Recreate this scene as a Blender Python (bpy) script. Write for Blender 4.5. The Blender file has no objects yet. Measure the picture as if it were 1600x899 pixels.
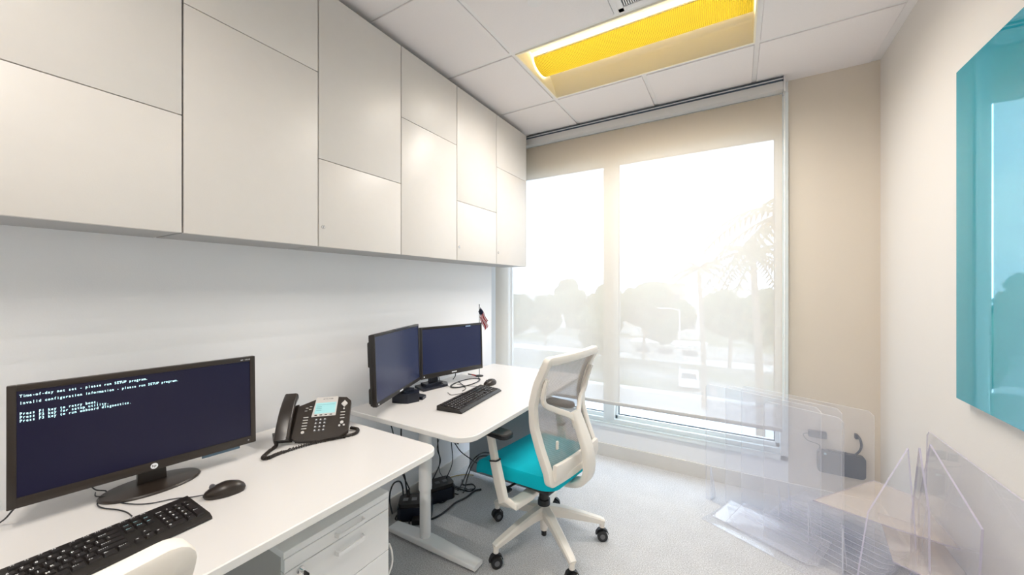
import bpy, bmesh, math, random
from mathutils import Vector, Matrix
random.seed(7)
C = bpy.context.scene.collection
PI = math.pi
V = Vector

# ------------------------------------------------------------------ camera model
FPX, VX, CX, CY, H = 587.0, 1150.0, 800.0, 449.5, 1.36
TH = math.atan2(VX - CX, FPX)
FW = V((-math.sin(TH), math.cos(TH), 0)); RT = V((math.cos(TH), math.sin(TH), 0)); UP = V((0, 0, 1))
LAMP = 11.5
CAM = V((0, 0, H))
XL, XR, YB, YF, ZC = -1.78, 0.728, 3.0, -1.7, 2.694

def at(px, py, depth):
    return CAM + (FW + RT * ((px - CX) / FPX) + UP * ((CY - py) / FPX)) * depth

def onz(px, py, z):
    d = FW + RT * ((px - CX) / FPX) + UP * ((CY - py) / FPX); return CAM + d * ((z - H) / d.z)
def onx(px, py, x):
    d = FW + RT * ((px - CX) / FPX) + UP * ((CY - py) / FPX); return CAM + d * (x / d.x)

# ------------------------------------------------------------------ materials
def newmat(name):
    m = bpy.data.materials.new(name); m.use_nodes = True
    nt = m.node_tree
    for n in list(nt.nodes): nt.nodes.remove(n)
    out = nt.nodes.new('ShaderNodeOutputMaterial')
    return m, nt, out

def pbr(name, col, rough=0.5, metal=0.0, noise=0.0, scale=40, bump=0.0, bscale=200, spec=0.5, emit=None, estr=0, coat=0):
    m, nt, out = newmat(name)
    b = nt.nodes.new('ShaderNodeBsdfPrincipled')
    nt.links.new(b.outputs[0], out.inputs[0])
    b.inputs['Base Color'].default_value = (*col, 1)
    b.inputs['Roughness'].default_value = rough
    b.inputs['Metallic'].default_value = metal
    b.inputs['Specular IOR Level'].default_value = spec
    b.inputs['Coat Weight'].default_value = coat
    if emit:
        b.inputs['Emission Color'].default_value = (*emit, 1); b.inputs['Emission Strength'].default_value = estr
    tc = nt.nodes.new('ShaderNodeTexCoord')
    if noise:
        n = nt.nodes.new('ShaderNodeTexNoise'); n.inputs['Scale'].default_value = scale; n.inputs['Detail'].default_value = 6
        r = nt.nodes.new('ShaderNodeMapRange')
        r.inputs['To Min'].default_value = 1 - noise; r.inputs['To Max'].default_value = 1 + noise
        mx = nt.nodes.new('ShaderNodeVectorMath'); mx.operation = 'SCALE'
        mx.inputs[0].default_value = col
        nt.links.new(tc.outputs['Object'], n.inputs['Vector']); nt.links.new(n.outputs['Fac'], r.inputs['Value'])
        nt.links.new(r.outputs[0], mx.inputs['Scale']); nt.links.new(mx.outputs[0], b.inputs['Base Color'])
    if bump:
        n = nt.nodes.new('ShaderNodeTexNoise'); n.inputs['Scale'].default_value = bscale; n.inputs['Detail'].default_value = 3
        bp = nt.nodes.new('ShaderNodeBump'); bp.inputs['Strength'].default_value = bump; bp.inputs['Distance'].default_value = 0.002
        nt.links.new(tc.outputs['Object'], n.inputs['Vector']); nt.links.new(n.outputs['Fac'], bp.inputs['Height'])
        nt.links.new(bp.outputs[0], b.inputs['Normal'])
    return m

M = {}
M['wall'] = pbr('wall_paint', (0.87, 0.885, 0.91), 0.6, noise=0.012, scale=3, bump=0.15, bscale=260)
M['wallR'] = pbr('wall_paint_right', (0.68, 0.645, 0.605), 0.6, noise=0.012, scale=3, bump=0.15, bscale=260)
M['wallB'] = pbr('wall_paint_beige', (0.67, 0.605, 0.52), 0.6, noise=0.012, scale=3, bump=0.15, bscale=260)
M['tile'] = pbr('ceiling_tile', (0.83, 0.79, 0.79), 0.9, noise=0.03, scale=160, bump=0.5, bscale=420)
M['tbar'] = pbr('grid_bar', (0.80, 0.78, 0.78), 0.4)
M['plenum'] = pbr('plenum_dark', (0.12, 0.11, 0.11), 0.9)
M['base'] = pbr('baseboard_vinyl', (0.70, 0.68, 0.65), 0.45, noise=0.05, scale=9)
M['cab'] = pbr('cabinet_laminate', (0.70, 0.675, 0.645), 0.42, noise=0.02, scale=22, bump=0.08, bscale=300)
M['cabbody'] = pbr('cabinet_body', (0.42, 0.42, 0.42), 0.5)
M['cabgap'] = pbr('cabinet_inside', (0.22, 0.21, 0.2), 0.7)
M['chrome'] = pbr('chrome', (0.75, 0.75, 0.75), 0.18, metal=1)
M['steel'] = pbr('brushed_aluminium', (0.72, 0.72, 0.73), 0.35, metal=0.6)
M['desk'] = pbr('desk_laminate', (0.75, 0.73, 0.715), 0.33, noise=0.006, scale=4)
M['deskedge'] = pbr('desk_edge', (0.86, 0.85, 0.83), 0.4)
M['whitemetal'] = pbr('white_powder_coat', (0.90, 0.90, 0.90), 0.38)
M['panelgrey'] = pbr('grey_panel', (0.34, 0.39, 0.43), 0.5)
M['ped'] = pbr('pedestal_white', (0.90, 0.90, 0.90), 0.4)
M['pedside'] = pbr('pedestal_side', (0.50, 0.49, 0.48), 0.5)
M['black'] = pbr('black_plastic', (0.018, 0.015, 0.013), 0.35, bump=0.1, bscale=600)
M['blackmat'] = pbr('black_matte', (0.022, 0.020, 0.019), 0.6)
M['key'] = pbr('key_cap', (0.022, 0.018, 0.017), 0.4)
M['ink'] = pbr('white_print', (0.85, 0.86, 0.87), 0.5)
M['inkblue'] = pbr('pale_blue_print', (0.35, 0.62, 0.70), 0.5)
M['navy'] = pbr('dark_blue_plastic', (0.010, 0.013, 0.024), 0.3)
M['greyplastic'] = pbr('grey_plastic', (0.16, 0.16, 0.17), 0.4)
M['brown'] = pbr('dark_brown_plastic', (0.030, 0.022, 0.017), 0.33)
M['handset'] = pbr('handset_plastic', (0.035, 0.028, 0.024), 0.28)
M['phonesilver'] = pbr('phone_silver', (0.70, 0.68, 0.66), 0.35, metal=0.2)
M['lcd'] = pbr('phone_lcd', (0.32, 0.58, 0.60), 0.25, emit=(0.3, 0.62, 0.66), estr=0.25)
M['lcdink'] = pbr('phone_lcd_ink', (0.12, 0.28, 0.33), 0.4)
M['teal'] = pbr('teal_fabric', (0.0, 0.50, 0.62), 0.85, noise=0.08, scale=500, bump=0.5, bscale=900, spec=0.2)
M['chairwhite'] = pbr('chair_white_nylon', (0.88, 0.83, 0.76), 0.42)
M['chairblack'] = pbr('chair_black', (0.02, 0.02, 0.022), 0.4)
M['padtop'] = pbr('arm_pad_grey', (0.10, 0.095, 0.09), 0.45)
M['shadebar'] = pbr('shade_bar_grey', (0.62, 0.61, 0.60), 0.45)
M['navybar'] = pbr('shade_rail_dark', (0.05, 0.075, 0.11), 0.35)
M['frame'] = pbr('window_frame_white', (0.88, 0.94, 0.96), 0.35)
M['gasket'] = pbr('window_gasket', (0.05, 0.06, 0.07), 0.5)
M['cream'] = pbr('troffer_reflector', (0.90, 0.84, 0.68), 0.55)
M['wire'] = pbr('black_cable', (0.012, 0.014, 0.018), 0.4)
M['wirewhite'] = pbr('white_cable', (0.75, 0.74, 0.72), 0.4)
M['wireyellow'] = pbr('yellow_cable', (0.50, 0.38, 0.10), 0.4)
M['red'] = pbr('red_plug', (0.55, 0.05, 0.05), 0.4)
M['walldevice'] = pbr('wall_device_dark', (0.035, 0.05, 0.075), 0.45)
M['poster_strip'] = pbr('board_edge', (0.30, 0.55, 0.58), 0.2)
M['bluetag'] = pbr('blue_tag', (0.10, 0.17, 0.24), 0.3)
M['sticker'] = pbr('sticker_blue', (0.30, 0.42, 0.62), 0.4)
M['trunk'] = pbr('palm_trunk', (0.20, 0.16, 0.12), 0.9, noise=0.2, scale=3)
M['leafA'] = pbr('foliage_green', (0.045, 0.085, 0.03), 0.7, noise=0.4, scale=1.2)
M['leafB'] = pbr('palm_leaf', (0.07, 0.09, 0.035), 0.6, noise=0.3, scale=2)
M['bldg'] = pbr('building_white', (0.62, 0.60, 0.57), 0.8, noise=0.05, scale=0.3)
M['bldgtan'] = pbr('building_tan', (0.40, 0.31, 0.24), 0.8)
M['bldgwin'] = pbr('building_window', (0.08, 0.10, 0.12), 0.2)
M['carwhite'] = pbr('car_paint_white', (0.85, 0.86, 0.87), 0.25, coat=0.5)
M['carglass'] = pbr('car_glass', (0.05, 0.06, 0.07), 0.1)
M['tyre'] = pbr('tyre', (0.02, 0.02, 0.02), 0.7)
M['postgrey'] = pbr('lamp_post_grey', (0.6, 0.6, 0.6), 0.5)
M['rubber'] = pbr('rubber', (0.02, 0.02, 0.02), 0.8)

def carpet():
    m, nt, out = newmat('carpet')
    b = nt.nodes.new('ShaderNodeBsdfPrincipled'); nt.links.new(b.outputs[0], out.inputs[0])
    b.inputs['Roughness'].default_value = 0.95; b.inputs['Specular IOR Level'].default_value = 0.15
    tc = nt.nodes.new('ShaderNodeTexCoord')
    n1 = nt.nodes.new('ShaderNodeTexNoise'); n1.inputs['Scale'].default_value = 190; n1.inputs['Detail'].default_value = 4; n1.inputs['Roughness'].default_value = 0.7
    n2 = nt.nodes.new('ShaderNodeTexNoise'); n2.inputs['Scale'].default_value = 9; n2.inputs['Detail'].default_value = 5
    r = nt.nodes.new('ShaderNodeValToRGB')
    r.color_ramp.elements[0].position = 0.36; r.color_ramp.elements[0].color = (0.42, 0.41, 0.41, 1)
    r.color_ramp.elements[1].position = 0.66; r.color_ramp.elements[1].color = (0.85, 0.855, 0.87, 1)
    mx = nt.nodes.new('ShaderNodeMixRGB'); mx.blend_type = 'MULTIPLY'; mx.inputs[0].default_value = 0.15
    for n in (n1, n2): nt.links.new(tc.outputs['Object'], n.inputs['Vector'])
    nt.links.new(n1.outputs['Fac'], r.inputs[0]); nt.links.new(r.outputs[0], mx.inputs[1]); nt.links.new(n2.outputs['Fac'], mx.inputs[2])
    nt.links.new(mx.outputs[0], b.inputs['Base Color'])
    bp = nt.nodes.new('ShaderNodeBump'); bp.inputs['Strength'].default_value = 0.6; bp.inputs['Distance'].default_value = 0.003
    nt.links.new(n1.outputs['Fac'], bp.inputs['Height']); nt.links.new(bp.outputs[0], b.inputs['Normal'])
    return m
M['carpet'] = carpet()

def screen_mat(name, col, rough=0.12, estr=0.0):
    return pbr(name, col, rough, spec=0.4, emit=col, estr=estr, coat=0.0)
M['screen'] = screen_mat('lcd_panel_dark', (0.006, 0.0055, 0.022), 0.28, 0.35)
M['screenglossy'] = screen_mat('lcd_panel_navy', (0.010, 0.015, 0.045), 0.22, 0.45)
M['crt'] = pbr('screen_text', (0.5, 0.8, 0.85), 0.5, emit=(0.55, 0.93, 1.0), estr=1.0)
M['inklight'] = pbr('logo_silver', (0.75, 0.76, 0.78), 0.3, emit=(0.7, 0.72, 0.75), estr=0.15)

def mix_transparent(name, tcol, shader, fac, shader_setup):
    m, nt, out = newmat(name)
    t = nt.nodes.new('ShaderNodeBsdfTransparent'); t.inputs[0].default_value = (*tcol, 1)
    s = shader_setup(nt)
    mx = nt.nodes.new('ShaderNodeMixShader'); mx.inputs[0].default_value = fac
    nt.links.new(t.outputs[0], mx.inputs[1]); nt.links.new(s.outputs[0], mx.inputs[2]); nt.links.new(mx.outputs[0], out.inputs[0])
    return m, nt, mx, t

def shade_mat():
    def s(nt):
        d = nt.nodes.new('ShaderNodeBsdfDiffuse'); d.inputs[0].default_value = (0.90, 0.775, 0.60, 1)
        tr = nt.nodes.new('ShaderNodeBsdfTranslucent'); tr.inputs[0].default_value = (0.37, 0.335, 0.325, 1)
        tc = nt.nodes.new('ShaderNodeTexCoord')
        n = nt.nodes.new('ShaderNodeTexNoise'); n.inputs['Scale'].default_value = 60; n.inputs['Detail'].default_value = 2
        mp = nt.nodes.new('ShaderNodeMapping'); mp.inputs['Scale'].default_value = (1, 1, 0.25)
        nt.links.new(tc.outputs['Object'], mp.inputs[0]); nt.links.new(mp.outputs[0], n.inputs['Vector'])
        r = nt.nodes.new('ShaderNodeMapRange'); r.inputs['To Min'].default_value = 0.50 - 0.02; r.inputs['To Max'].default_value = 0.50 + 0.02
        nt.links.new(n.outputs['Fac'], r.inputs['Value'])
        mx = nt.nodes.new('ShaderNodeMixShader')
        nt.links.new(r.outputs[0], mx.inputs[0])
        nt.links.new(d.outputs[0], mx.inputs[1]); nt.links.new(tr.outputs[0], mx.inputs[2])
        return mx
    return mix_transparent('shade_fabric', (1, 1, 1), None, 0.865, s)[0]
M['shade'] = shade_mat()

def mesh_mat():
    m, nt, mx, t = mix_transparent('chair_mesh', (1, 1, 1), None, 0.5, lambda nt: (lambda d: (d.inputs[0].__setattr__('default_value', (0.38, 0.335, 0.31, 1)), d)[1])(nt.nodes.new('ShaderNodeBsdfDiffuse')))
    tc = nt.nodes.new('ShaderNodeTexCoord')
    mp = nt.nodes.new('ShaderNodeMapping'); mp.inputs['Rotation'].default_value = (0.785, 0, 0)
    ch = nt.nodes.new('ShaderNodeTexChecker'); ch.inputs['Scale'].default_value = 260
    w = nt.nodes.new('ShaderNodeTexWave'); w.wave_type = 'BANDS'; w.bands_direction = 'Z'; w.inputs['Scale'].default_value = 4.0
    r = nt.nodes.new('ShaderNodeMapRange'); r.inputs['To Min'].default_value = 0.50; r.inputs['To Max'].default_value = 0.86
    nt.links.new(tc.outputs['Object'], mp.inputs[0]); nt.links.new(mp.outputs[0], ch.inputs['Vector'])
    nt.links.new(ch.outputs['Fac'], r.inputs['Value']); nt.links.new(r.outputs[0], mx.inputs[0])
    return m
M['mesh'] = mesh_mat()

def acrylic_mat(name, tint, milk, milkcol):
    m, nt, out = newmat(name)
    t = nt.nodes.new('ShaderNodeBsdfTransparent'); t.inputs[0].default_value = (*tint, 1)
    d = nt.nodes.new('ShaderNodeBsdfDiffuse'); d.inputs[0].default_value = (*milkcol, 1)
    mx = nt.nodes.new('ShaderNodeMixShader'); mx.inputs[0].default_value = milk
    g = nt.nodes.new('ShaderNodeBsdfGlossy'); g.inputs['Roughness'].default_value = 0.03
    f = nt.nodes.new('ShaderNodeFresnel'); ge = nt.nodes.new('ShaderNodeNewGeometry')
    io = nt.nodes.new('ShaderNodeMath'); io.operation = 'MULTIPLY_ADD'; io.inputs[1].default_value = 1 / 1.49 - 1.49; io.inputs[2].default_value = 1.49
    nt.links.new(ge.outputs['Backfacing'], io.inputs[0]); nt.links.new(io.outputs[0], f.inputs[0])
    lw = nt.nodes.new('ShaderNodeMath'); lw.operation = 'MULTIPLY'; lw.inputs[1].default_value = 0.8
    mx2 = nt.nodes.new('ShaderNodeMixShader')
    nt.links.new(t.outputs[0], mx.inputs[1]); nt.links.new(d.outputs[0], mx.inputs[2])
    nt.links.new(f.outputs[0], lw.inputs[0]); nt.links.new(lw.outputs[0], mx2.inputs[0])
    nt.links.new(mx.outputs[0], mx2.inputs[1]); nt.links.new(g.outputs[0], mx2.inputs[2]); nt.links.new(mx2.outputs[0], out.inputs[0])
    return m
M['acrylic'] = acrylic_mat('clear_acrylic', (0.99, 0.992, 1.0), 0.075, (0.93, 0.94, 1.0))
M['acryledge'] = acrylic_mat('acrylic_cut_edge', (0.85, 0.83, 0.90), 0.6, (0.66, 0.62, 0.75))
M['acryledgeL'] = acrylic_mat('acrylic_polished_edge', (0.95, 0.95, 1.0), 0.6, (0.95, 0.95, 1.0))
M['acrylcream'] = acrylic_mat('film_covered_acrylic', (0.93, 0.90, 0.88), 0.25, (0.86, 0.80, 0.76))
M['glass'] = acrylic_mat('window_glass', (0.975, 0.985, 0.99), 0.0, (1, 1, 1))

def board_mat():
    m, nt, out = newmat('teal_glass')
    d = nt.nodes.new('ShaderNodeBsdfDiffuse'); d.inputs[0].default_value = (0.02, 0.31, 0.40, 1)
    g = nt.nodes.new('ShaderNodeBsdfGlossy'); g.inputs['Roughness'].default_value = 0.02; g.inputs[0].default_value = (0.62, 0.82, 0.94, 1)
    lw = nt.nodes.new('ShaderNodeFresnel'); lw.inputs[0].default_value = 1.9
    mt = nt.nodes.new('ShaderNodeMath'); mt.operation = 'MULTIPLY_ADD'; mt.inputs[1].default_value = 0.7; mt.inputs[2].default_value = 0.22
    mx = nt.nodes.new('ShaderNodeMixShader')
    nt.links.new(lw.outputs[0], mt.inputs[0]); nt.links.new(mt.outputs[0], mx.inputs[0])
    nt.links.new(d.outputs[0], mx.inputs[1]); nt.links.new(g.outputs[0], mx.inputs[2]); nt.links.new(mx.outputs[0], out.inputs[0])
    return m
M['board'] = board_mat()

def basket_mat():
    # perforated yellow metal: round holes show the lamp behind, the sheet itself is lit through
    m, nt, out = newmat('perforated_yellow_basket')
    tc = nt.nodes.new('ShaderNodeTexCoord')
    mp = nt.nodes.new('ShaderNodeMapping'); mp.inputs['Scale'].default_value = (110, 110, 110)
    nt.links.new(tc.outputs['UV'], mp.inputs[0])
    v = nt.nodes.new('ShaderNodeTexVoronoi'); v.inputs['Scale'].default_value = 1.0; v.inputs['Randomness'].default_value = 0.0
    nt.links.new(mp.outputs[0], v.inputs['Vector'])
    r = nt.nodes.new('ShaderNodeMapRange'); r.inputs['From Min'].default_value = 0.24; r.inputs['From Max'].default_value = 0.38
    nt.links.new(v.outputs['Distance'], r.inputs['Value'])
    d = nt.nodes.new('ShaderNodeBsdfDiffuse'); d.inputs[0].default_value = (0.56, 0.46, 0.05, 1)
    tr = nt.nodes.new('ShaderNodeBsdfTranslucent'); tr.inputs[0].default_value = (0.17, 0.125, 0.010, 1)
    a = nt.nodes.new('ShaderNodeMixShader'); a.inputs[0].default_value = 0.35
    nt.links.new(d.outputs[0], a.inputs[1]); nt.links.new(tr.outputs[0], a.inputs[2])
    t = nt.nodes.new('ShaderNodeBsdfTranslucent'); t.inputs[0].default_value = (0.10, 0.080, 0.010, 1)
    mx = nt.nodes.new('ShaderNodeMixShader')
    nt.links.new(r.outputs[0], mx.inputs[0]); nt.links.new(t.outputs[0], mx.inputs[1]); nt.links.new(a.outputs[0], mx.inputs[2])
    nt.links.new(mx.outputs[0], out.inputs[0])
    return m
M['basket'] = basket_mat()
M['lamp'] = pbr('fluorescent_tube', (1, 0.95, 0.8), 0.5, emit=(1.0, 0.92, 0.72), estr=15)

def slat_mat():
    m, nt, out = newmat('vent_louvre'); b = nt.nodes.new('ShaderNodeBsdfPrincipled'); nt.links.new(b.outputs[0], out.inputs[0])
    tc = nt.nodes.new('ShaderNodeTexCoord'); w = nt.nodes.new('ShaderNodeTexWave'); w.inputs['Scale'].default_value = 26; w.bands_direction = 'X'
    r = nt.nodes.new('ShaderNodeValToRGB'); r.color_ramp.elements[0].color = (0.06, 0.055, 0.05, 1); r.color_ramp.elements[1].color = (0.55, 0.52, 0.50, 1)
    nt.links.new(tc.outputs['Object'], w.inputs['Vector']); nt.links.new(w.outputs['Fac'], r.inputs[0]); nt.links.new(r.outputs[0], b.inputs['Base Color'])
    return m
M['louvre'] = slat_mat()

def ground_mat():
    m, nt, out = newmat('outdoor_ground'); b = nt.nodes.new('ShaderNodeBsdfPrincipled'); nt.links.new(b.outputs[0], out.inputs[0]); b.inputs['Roughness'].default_value = 0.9
    tc = nt.nodes.new('ShaderNodeTexCoord'); n = nt.nodes.new('ShaderNodeTexNoise'); n.inputs['Scale'].default_value = 0.06; n.inputs['Detail'].default_value = 5
    r = nt.nodes.new('ShaderNodeValToRGB'); r.color_ramp.elements[0].position = 0.42; r.color_ramp.elements[0].color = (0.10, 0.12, 0.06, 1)
    r.color_ramp.elements[1].position = 0.55; r.color_ramp.elements[1].color = (0.30, 0.30, 0.29, 1)
    nt.links.new(tc.outputs['Object'], n.inputs['Vector']); nt.links.new(n.outputs['Fac'], r.inputs[0]); nt.links.new(r.outputs[0], b.inputs['Base Color'])
    return m
M['ground'] = ground_mat()
M['road'] = pbr('asphalt', (0.34, 0.34, 0.34), 0.85, noise=0.1, scale=0.4)
M['kerb'] = pbr('concrete_kerb', (0.70, 0.69, 0.66), 0.85)

# ------------------------------------------------------------------ mesh helpers
class MB:
    def __init__(s): s.bm = bmesh.new(); s.mats = []
    def mi(s, m):
        if m not in s.mats: s.mats.append(m)
        return s.mats.index(m)
    def _fin(s, verts, m, mtx=None):
        i = s.mi(m); vs = set(verts)
        for f in {f for v in verts for f in v.link_faces}:
            if all(v in vs for v in f.verts): f.material_index = i
        if mtx is not None: bmesh.ops.transform(s.bm, matrix=mtx, verts=list(vs))
    def box(s, lo, hi, m, bev=0, seg=2, mtx=None):
        lo, hi = V(lo), V(hi); c = (lo + hi) / 2; d = hi - lo
        r = bmesh.ops.create_cube(s.bm, size=1, matrix=Matrix.Translation(c) @ Matrix.Diagonal((abs(d.x), abs(d.y), abs(d.z), 1)))
        vs = r['verts']
        if bev:
            es = list({e for v in vs for e in v.link_edges})
            rr = bmesh.ops.bevel(s.bm, geom=es, offset=bev, segments=seg, affect='EDGES', profile=0.5)
            vs = [v for v in set(rr['verts']) | {v for f in rr['faces'] for v in f.verts} if v.is_valid]
            # gather the whole island
            seen = set(vs); st = list(vs)
            while st:
                v = st.pop()
                for e in v.link_edges:
                    o = e.other_vert(v)
                    if o not in seen: seen.add(o); st.append(o)
            vs = list(seen)
        s._fin(vs, m, mtx); return s
    def cyl(s, a, b, r, m, r2=None, seg=20, mtx=None):
        a, b = V(a), V(b); d = b - a; L = d.length
        q = V((0, 0, 1)).rotation_difference(d.normalized()).to_matrix().to_4x4()
        rr = bmesh.ops.create_cone(s.bm, cap_ends=True, segments=seg, radius1=r, radius2=r if r2 is None else r2, depth=L,
                                   matrix=Matrix.Translation((a + b) / 2) @ q)
        s._fin(rr['verts'], m, mtx); return s
    def sphere(s, c, r, m, sc=(1, 1, 1), u=20, v=12, mtx=None):
        rr = bmesh.ops.create_uvsphere(s.bm, u_segments=u, v_segments=v, radius=r, matrix=Matrix.Translation(c) @ Matrix.Diagonal((*sc, 1)))
        s._fin(rr['verts'], m, mtx); return s
    def poly(s, pts, m, thick=None, n=None, edge=None, mtx=None):
        """planar polygon extruded by thick along its normal (or n)"""
        pts = [V(p) for p in pts]
        vs = [s.bm.verts.new(p) for p in pts]
        f = s.bm.faces.new(vs); f.normal_update()
        i = s.mi(m); f.material_index = i
        allv = list(vs)
        if thick:
            nn = (V(n) if n is not None else f.normal.copy()) * thick
            r = bmesh.ops.extrude_face_region(s.bm, geom=[f])
            nv = [g for g in r['geom'] if isinstance(g, bmesh.types.BMVert)]
            bmesh.ops.translate(s.bm, vec=nn, verts=nv)
            allv += nv
            fs = {ff for v in allv for ff in v.link_faces}
            ei = s.mi(edge) if edge else i
            nvs = set(nv); ovs = set(vs)
            for ff in fs:
                k = sum(v in nvs for v in ff.verts)
                ff.material_index = i if k in (0, len(ff.verts)) else ei
            bmesh.ops.recalc_face_normals(s.bm, faces=list(fs))
        if mtx is not None: bmesh.ops.transform(s.bm, matrix=mtx, verts=allv)
        return s
    def sweep(s, pts, m, sec, up=(0, 0, 1), closed=False, scales=None, mtx=None):
        """sweep cross-section sec (list of 2D (side, up)) along pts"""
        pts = [V(p) for p in pts]; n = len(pts); rings = []; up = V(up)
        for k in range(n):
            if closed: t = pts[(k + 1) % n] - pts[k - 1]
            else: t = pts[min(k + 1, n - 1)] - pts[max(k - 1, 0)]
            t.normalize()
            sd = t.cross(up)
            if sd.length < 1e-5: sd = t.cross(V((1, 0, 0)))
            sd.normalize(); u2 = sd.cross(t).normalized()
            sc = scales[k] if scales else 1
            if not isinstance(sc, (tuple, list)): sc = (sc, sc)
            rings.append([s.bm.verts.new(pts[k] + sd * (a * sc[0]) + u2 * (b * sc[1])) for a, b in sec])
        i = s.mi(m); q = len(sec); allv = [v for r in rings for v in r]
        for k in range(n if closed else n - 1):
            A, B = rings[k], rings[(k + 1) % n]
            for j in range(q):
                f = s.bm.faces.new((A[j], A[(j + 1) % q], B[(j + 1) % q], B[j])); f.material_index = i
        if not closed:
            for r in (rings[0], rings[-1][::-1]):
                f = s.bm.faces.new(r[::-1]); f.material_index = i
        bmesh.ops.recalc_face_normals(s.bm, faces=list({f for v in allv for f in v.link_faces}))
        if mtx is not None: bmesh.ops.transform(s.bm, matrix=mtx, verts=allv)
        return s
    def tube(s, pts, r, m, seg=8, smooth=6, mtx=None):
        p = spline(pts, smooth) if smooth else [V(x) for x in pts]
        # parallel-transport frame
        n = len(p); rings = []
        t0 = (p[1] - p[0]).normalized(); ref = t0.orthogonal().normalized()
        for k in range(n):
            t = (p[min(k + 1, n - 1)] - p[max(k - 1, 0)])
            t = t.normalized() if t.length > 1e-9 else t0
            ref = (ref - t * ref.dot(t)); ref = ref.normalized() if ref.length > 1e-6 else t.orthogonal().normalized()
            b = t.cross(ref); rr = r if not callable(r) else r(k / (n - 1))
            rings.append([s.bm.verts.new(p[k] + (ref * math.cos(a) + b * math.sin(a)) * rr) for a in [2 * PI * j / seg for j in range(seg)]])
            t0 = t
        i = s.mi(m)
        for k in range(n - 1):
            for j in range(seg):
                s.bm.faces.new((rings[k][j], rings[k][(j + 1) % seg], rings[k + 1][(j + 1) % seg], rings[k + 1][j])).material_index = i
        s.bm.faces.new(rings[0][::-1]).material_index = i; s.bm.faces.new(rings[-1]).material_index = i
        if mtx is not None: bmesh.ops.transform(s.bm, matrix=mtx, verts=[v for r_ in rings for v in r_])
        return s
    def lathe(s, prof, m, c=(0, 0, 0), seg=28, sc=(1, 1), mtx=None):
        c = V(c); rings = []
        for r, z in prof:
            rings.append([s.bm.verts.new(c + V((r * math.cos(2 * PI * j / seg) * sc[0], r * math.sin(2 * PI * j / seg) * sc[1], z))) for j in range(seg)])
        i = s.mi(m)
        for A, B in zip(rings, rings[1:]):
            for j in range(seg): s.bm.faces.new((A[j], A[(j + 1) % seg], B[(j + 1) % seg], B[j])).material_index = i
        s.bm.faces.new(rings[0][::-1]).material_index = i; s.bm.faces.new(rings[-1]).material_index = i
        if mtx is not None: bmesh.ops.transform(s.bm, matrix=mtx, verts=[v for r_ in rings for v in r_])
        return s
    def grid(s, P, m, thick=0):
        """P rows of points -> surface; thick adds a second side"""
        i = s.mi(m)
        R = [[s.bm.verts.new(V(p)) for p in row] for row in P]
        fs = []
        for a, b in zip(R, R[1:]):
            for j in range(len(a) - 1):
                f = s.bm.faces.new((a[j], a[j + 1], b[j + 1], b[j])); f.material_index = i; fs.append(f)
        if thick:
            r = bmesh.ops.solidify(s.bm, geom=fs, thickness=thick)
            for g in r['geom']:
                if isinstance(g, bmesh.types.BMFace): g.material_index = i
        return s
    def addmesh(s, me, m, mtx):
        vs = [s.bm.verts.new(mtx @ v.co) for v in me.vertices]; i = s.mi(m)
        for p in me.polygons:
            s.bm.faces.new([vs[k] for k in p.vertices]).material_index = i
        return s
    def build(s, name, parent=None, mtx=None, smooth=35):
        me = bpy.data.meshes.new(name)
        if mtx is not None: bmesh.ops.transform(s.bm, matrix=mtx, verts=s.bm.verts)
        s.bm.to_mesh(me); s.bm.free()
        for m in s.mats: me.materials.append(M[m])
        for p in me.polygons: p.use_smooth = True
        me.set_sharp_from_angle(angle=math.radians(smooth))
        o = bpy.data.objects.new(name, me); C.objects.link(o)
        if parent: o.parent = parent
        return o

def spline(pts, n=6):
    p = [V(x) for x in pts]
    if len(p) < 3: return p
    e = [p[0] * 2 - p[1]] + p + [p[-1] * 2 - p[-2]]; out = []
    for i in range(1, len(e) - 2):
        a, b, c, d = e[i - 1:i + 3]
        for k in range(n):
            t = k / n
            out.append(0.5 * ((2 * b) + (c - a) * t + (2 * a - 5 * b + 4 * c - d) * t * t + (3 * b - a - 3 * c + d) * t ** 3))
    out.append(p[-1]); return out

def rrect(w, h, r, seg=5):
    o = []
    for cx, cy, a0 in ((w / 2 - r, h / 2 - r, 0), (-w / 2 + r, h / 2 - r, 90), (-w / 2 + r, -h / 2 + r, 180), (w / 2 - r, -h / 2 + r, 270)):
        for k in range(seg + 1):
            a = math.radians(a0 + 90 * k / seg); o.append((cx + r * math.cos(a), cy + r * math.sin(a)))
    return o

def empty(name, loc=(0, 0, 0), rz=0):
    o = bpy.data.objects.new(name, None); C.objects.link(o); o.location = loc; o.rotation_euler = (0, 0, rz)
    o.empty_display_size = 0.05; return o
def tag(o, label, cat, group=None, kind=None):
    o['label'] = label; o['category'] = cat
    if group: o['group'] = group
    if kind: o['kind'] = kind
    return o
def struct(o): o['kind'] = 'structure'; return o
def copy_tree(o, parent=None):
    c = o.copy(); C.objects.link(c)
    if parent: c.parent = parent
    for ch in list(o.children): copy_tree(ch, c)
    return c

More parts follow.
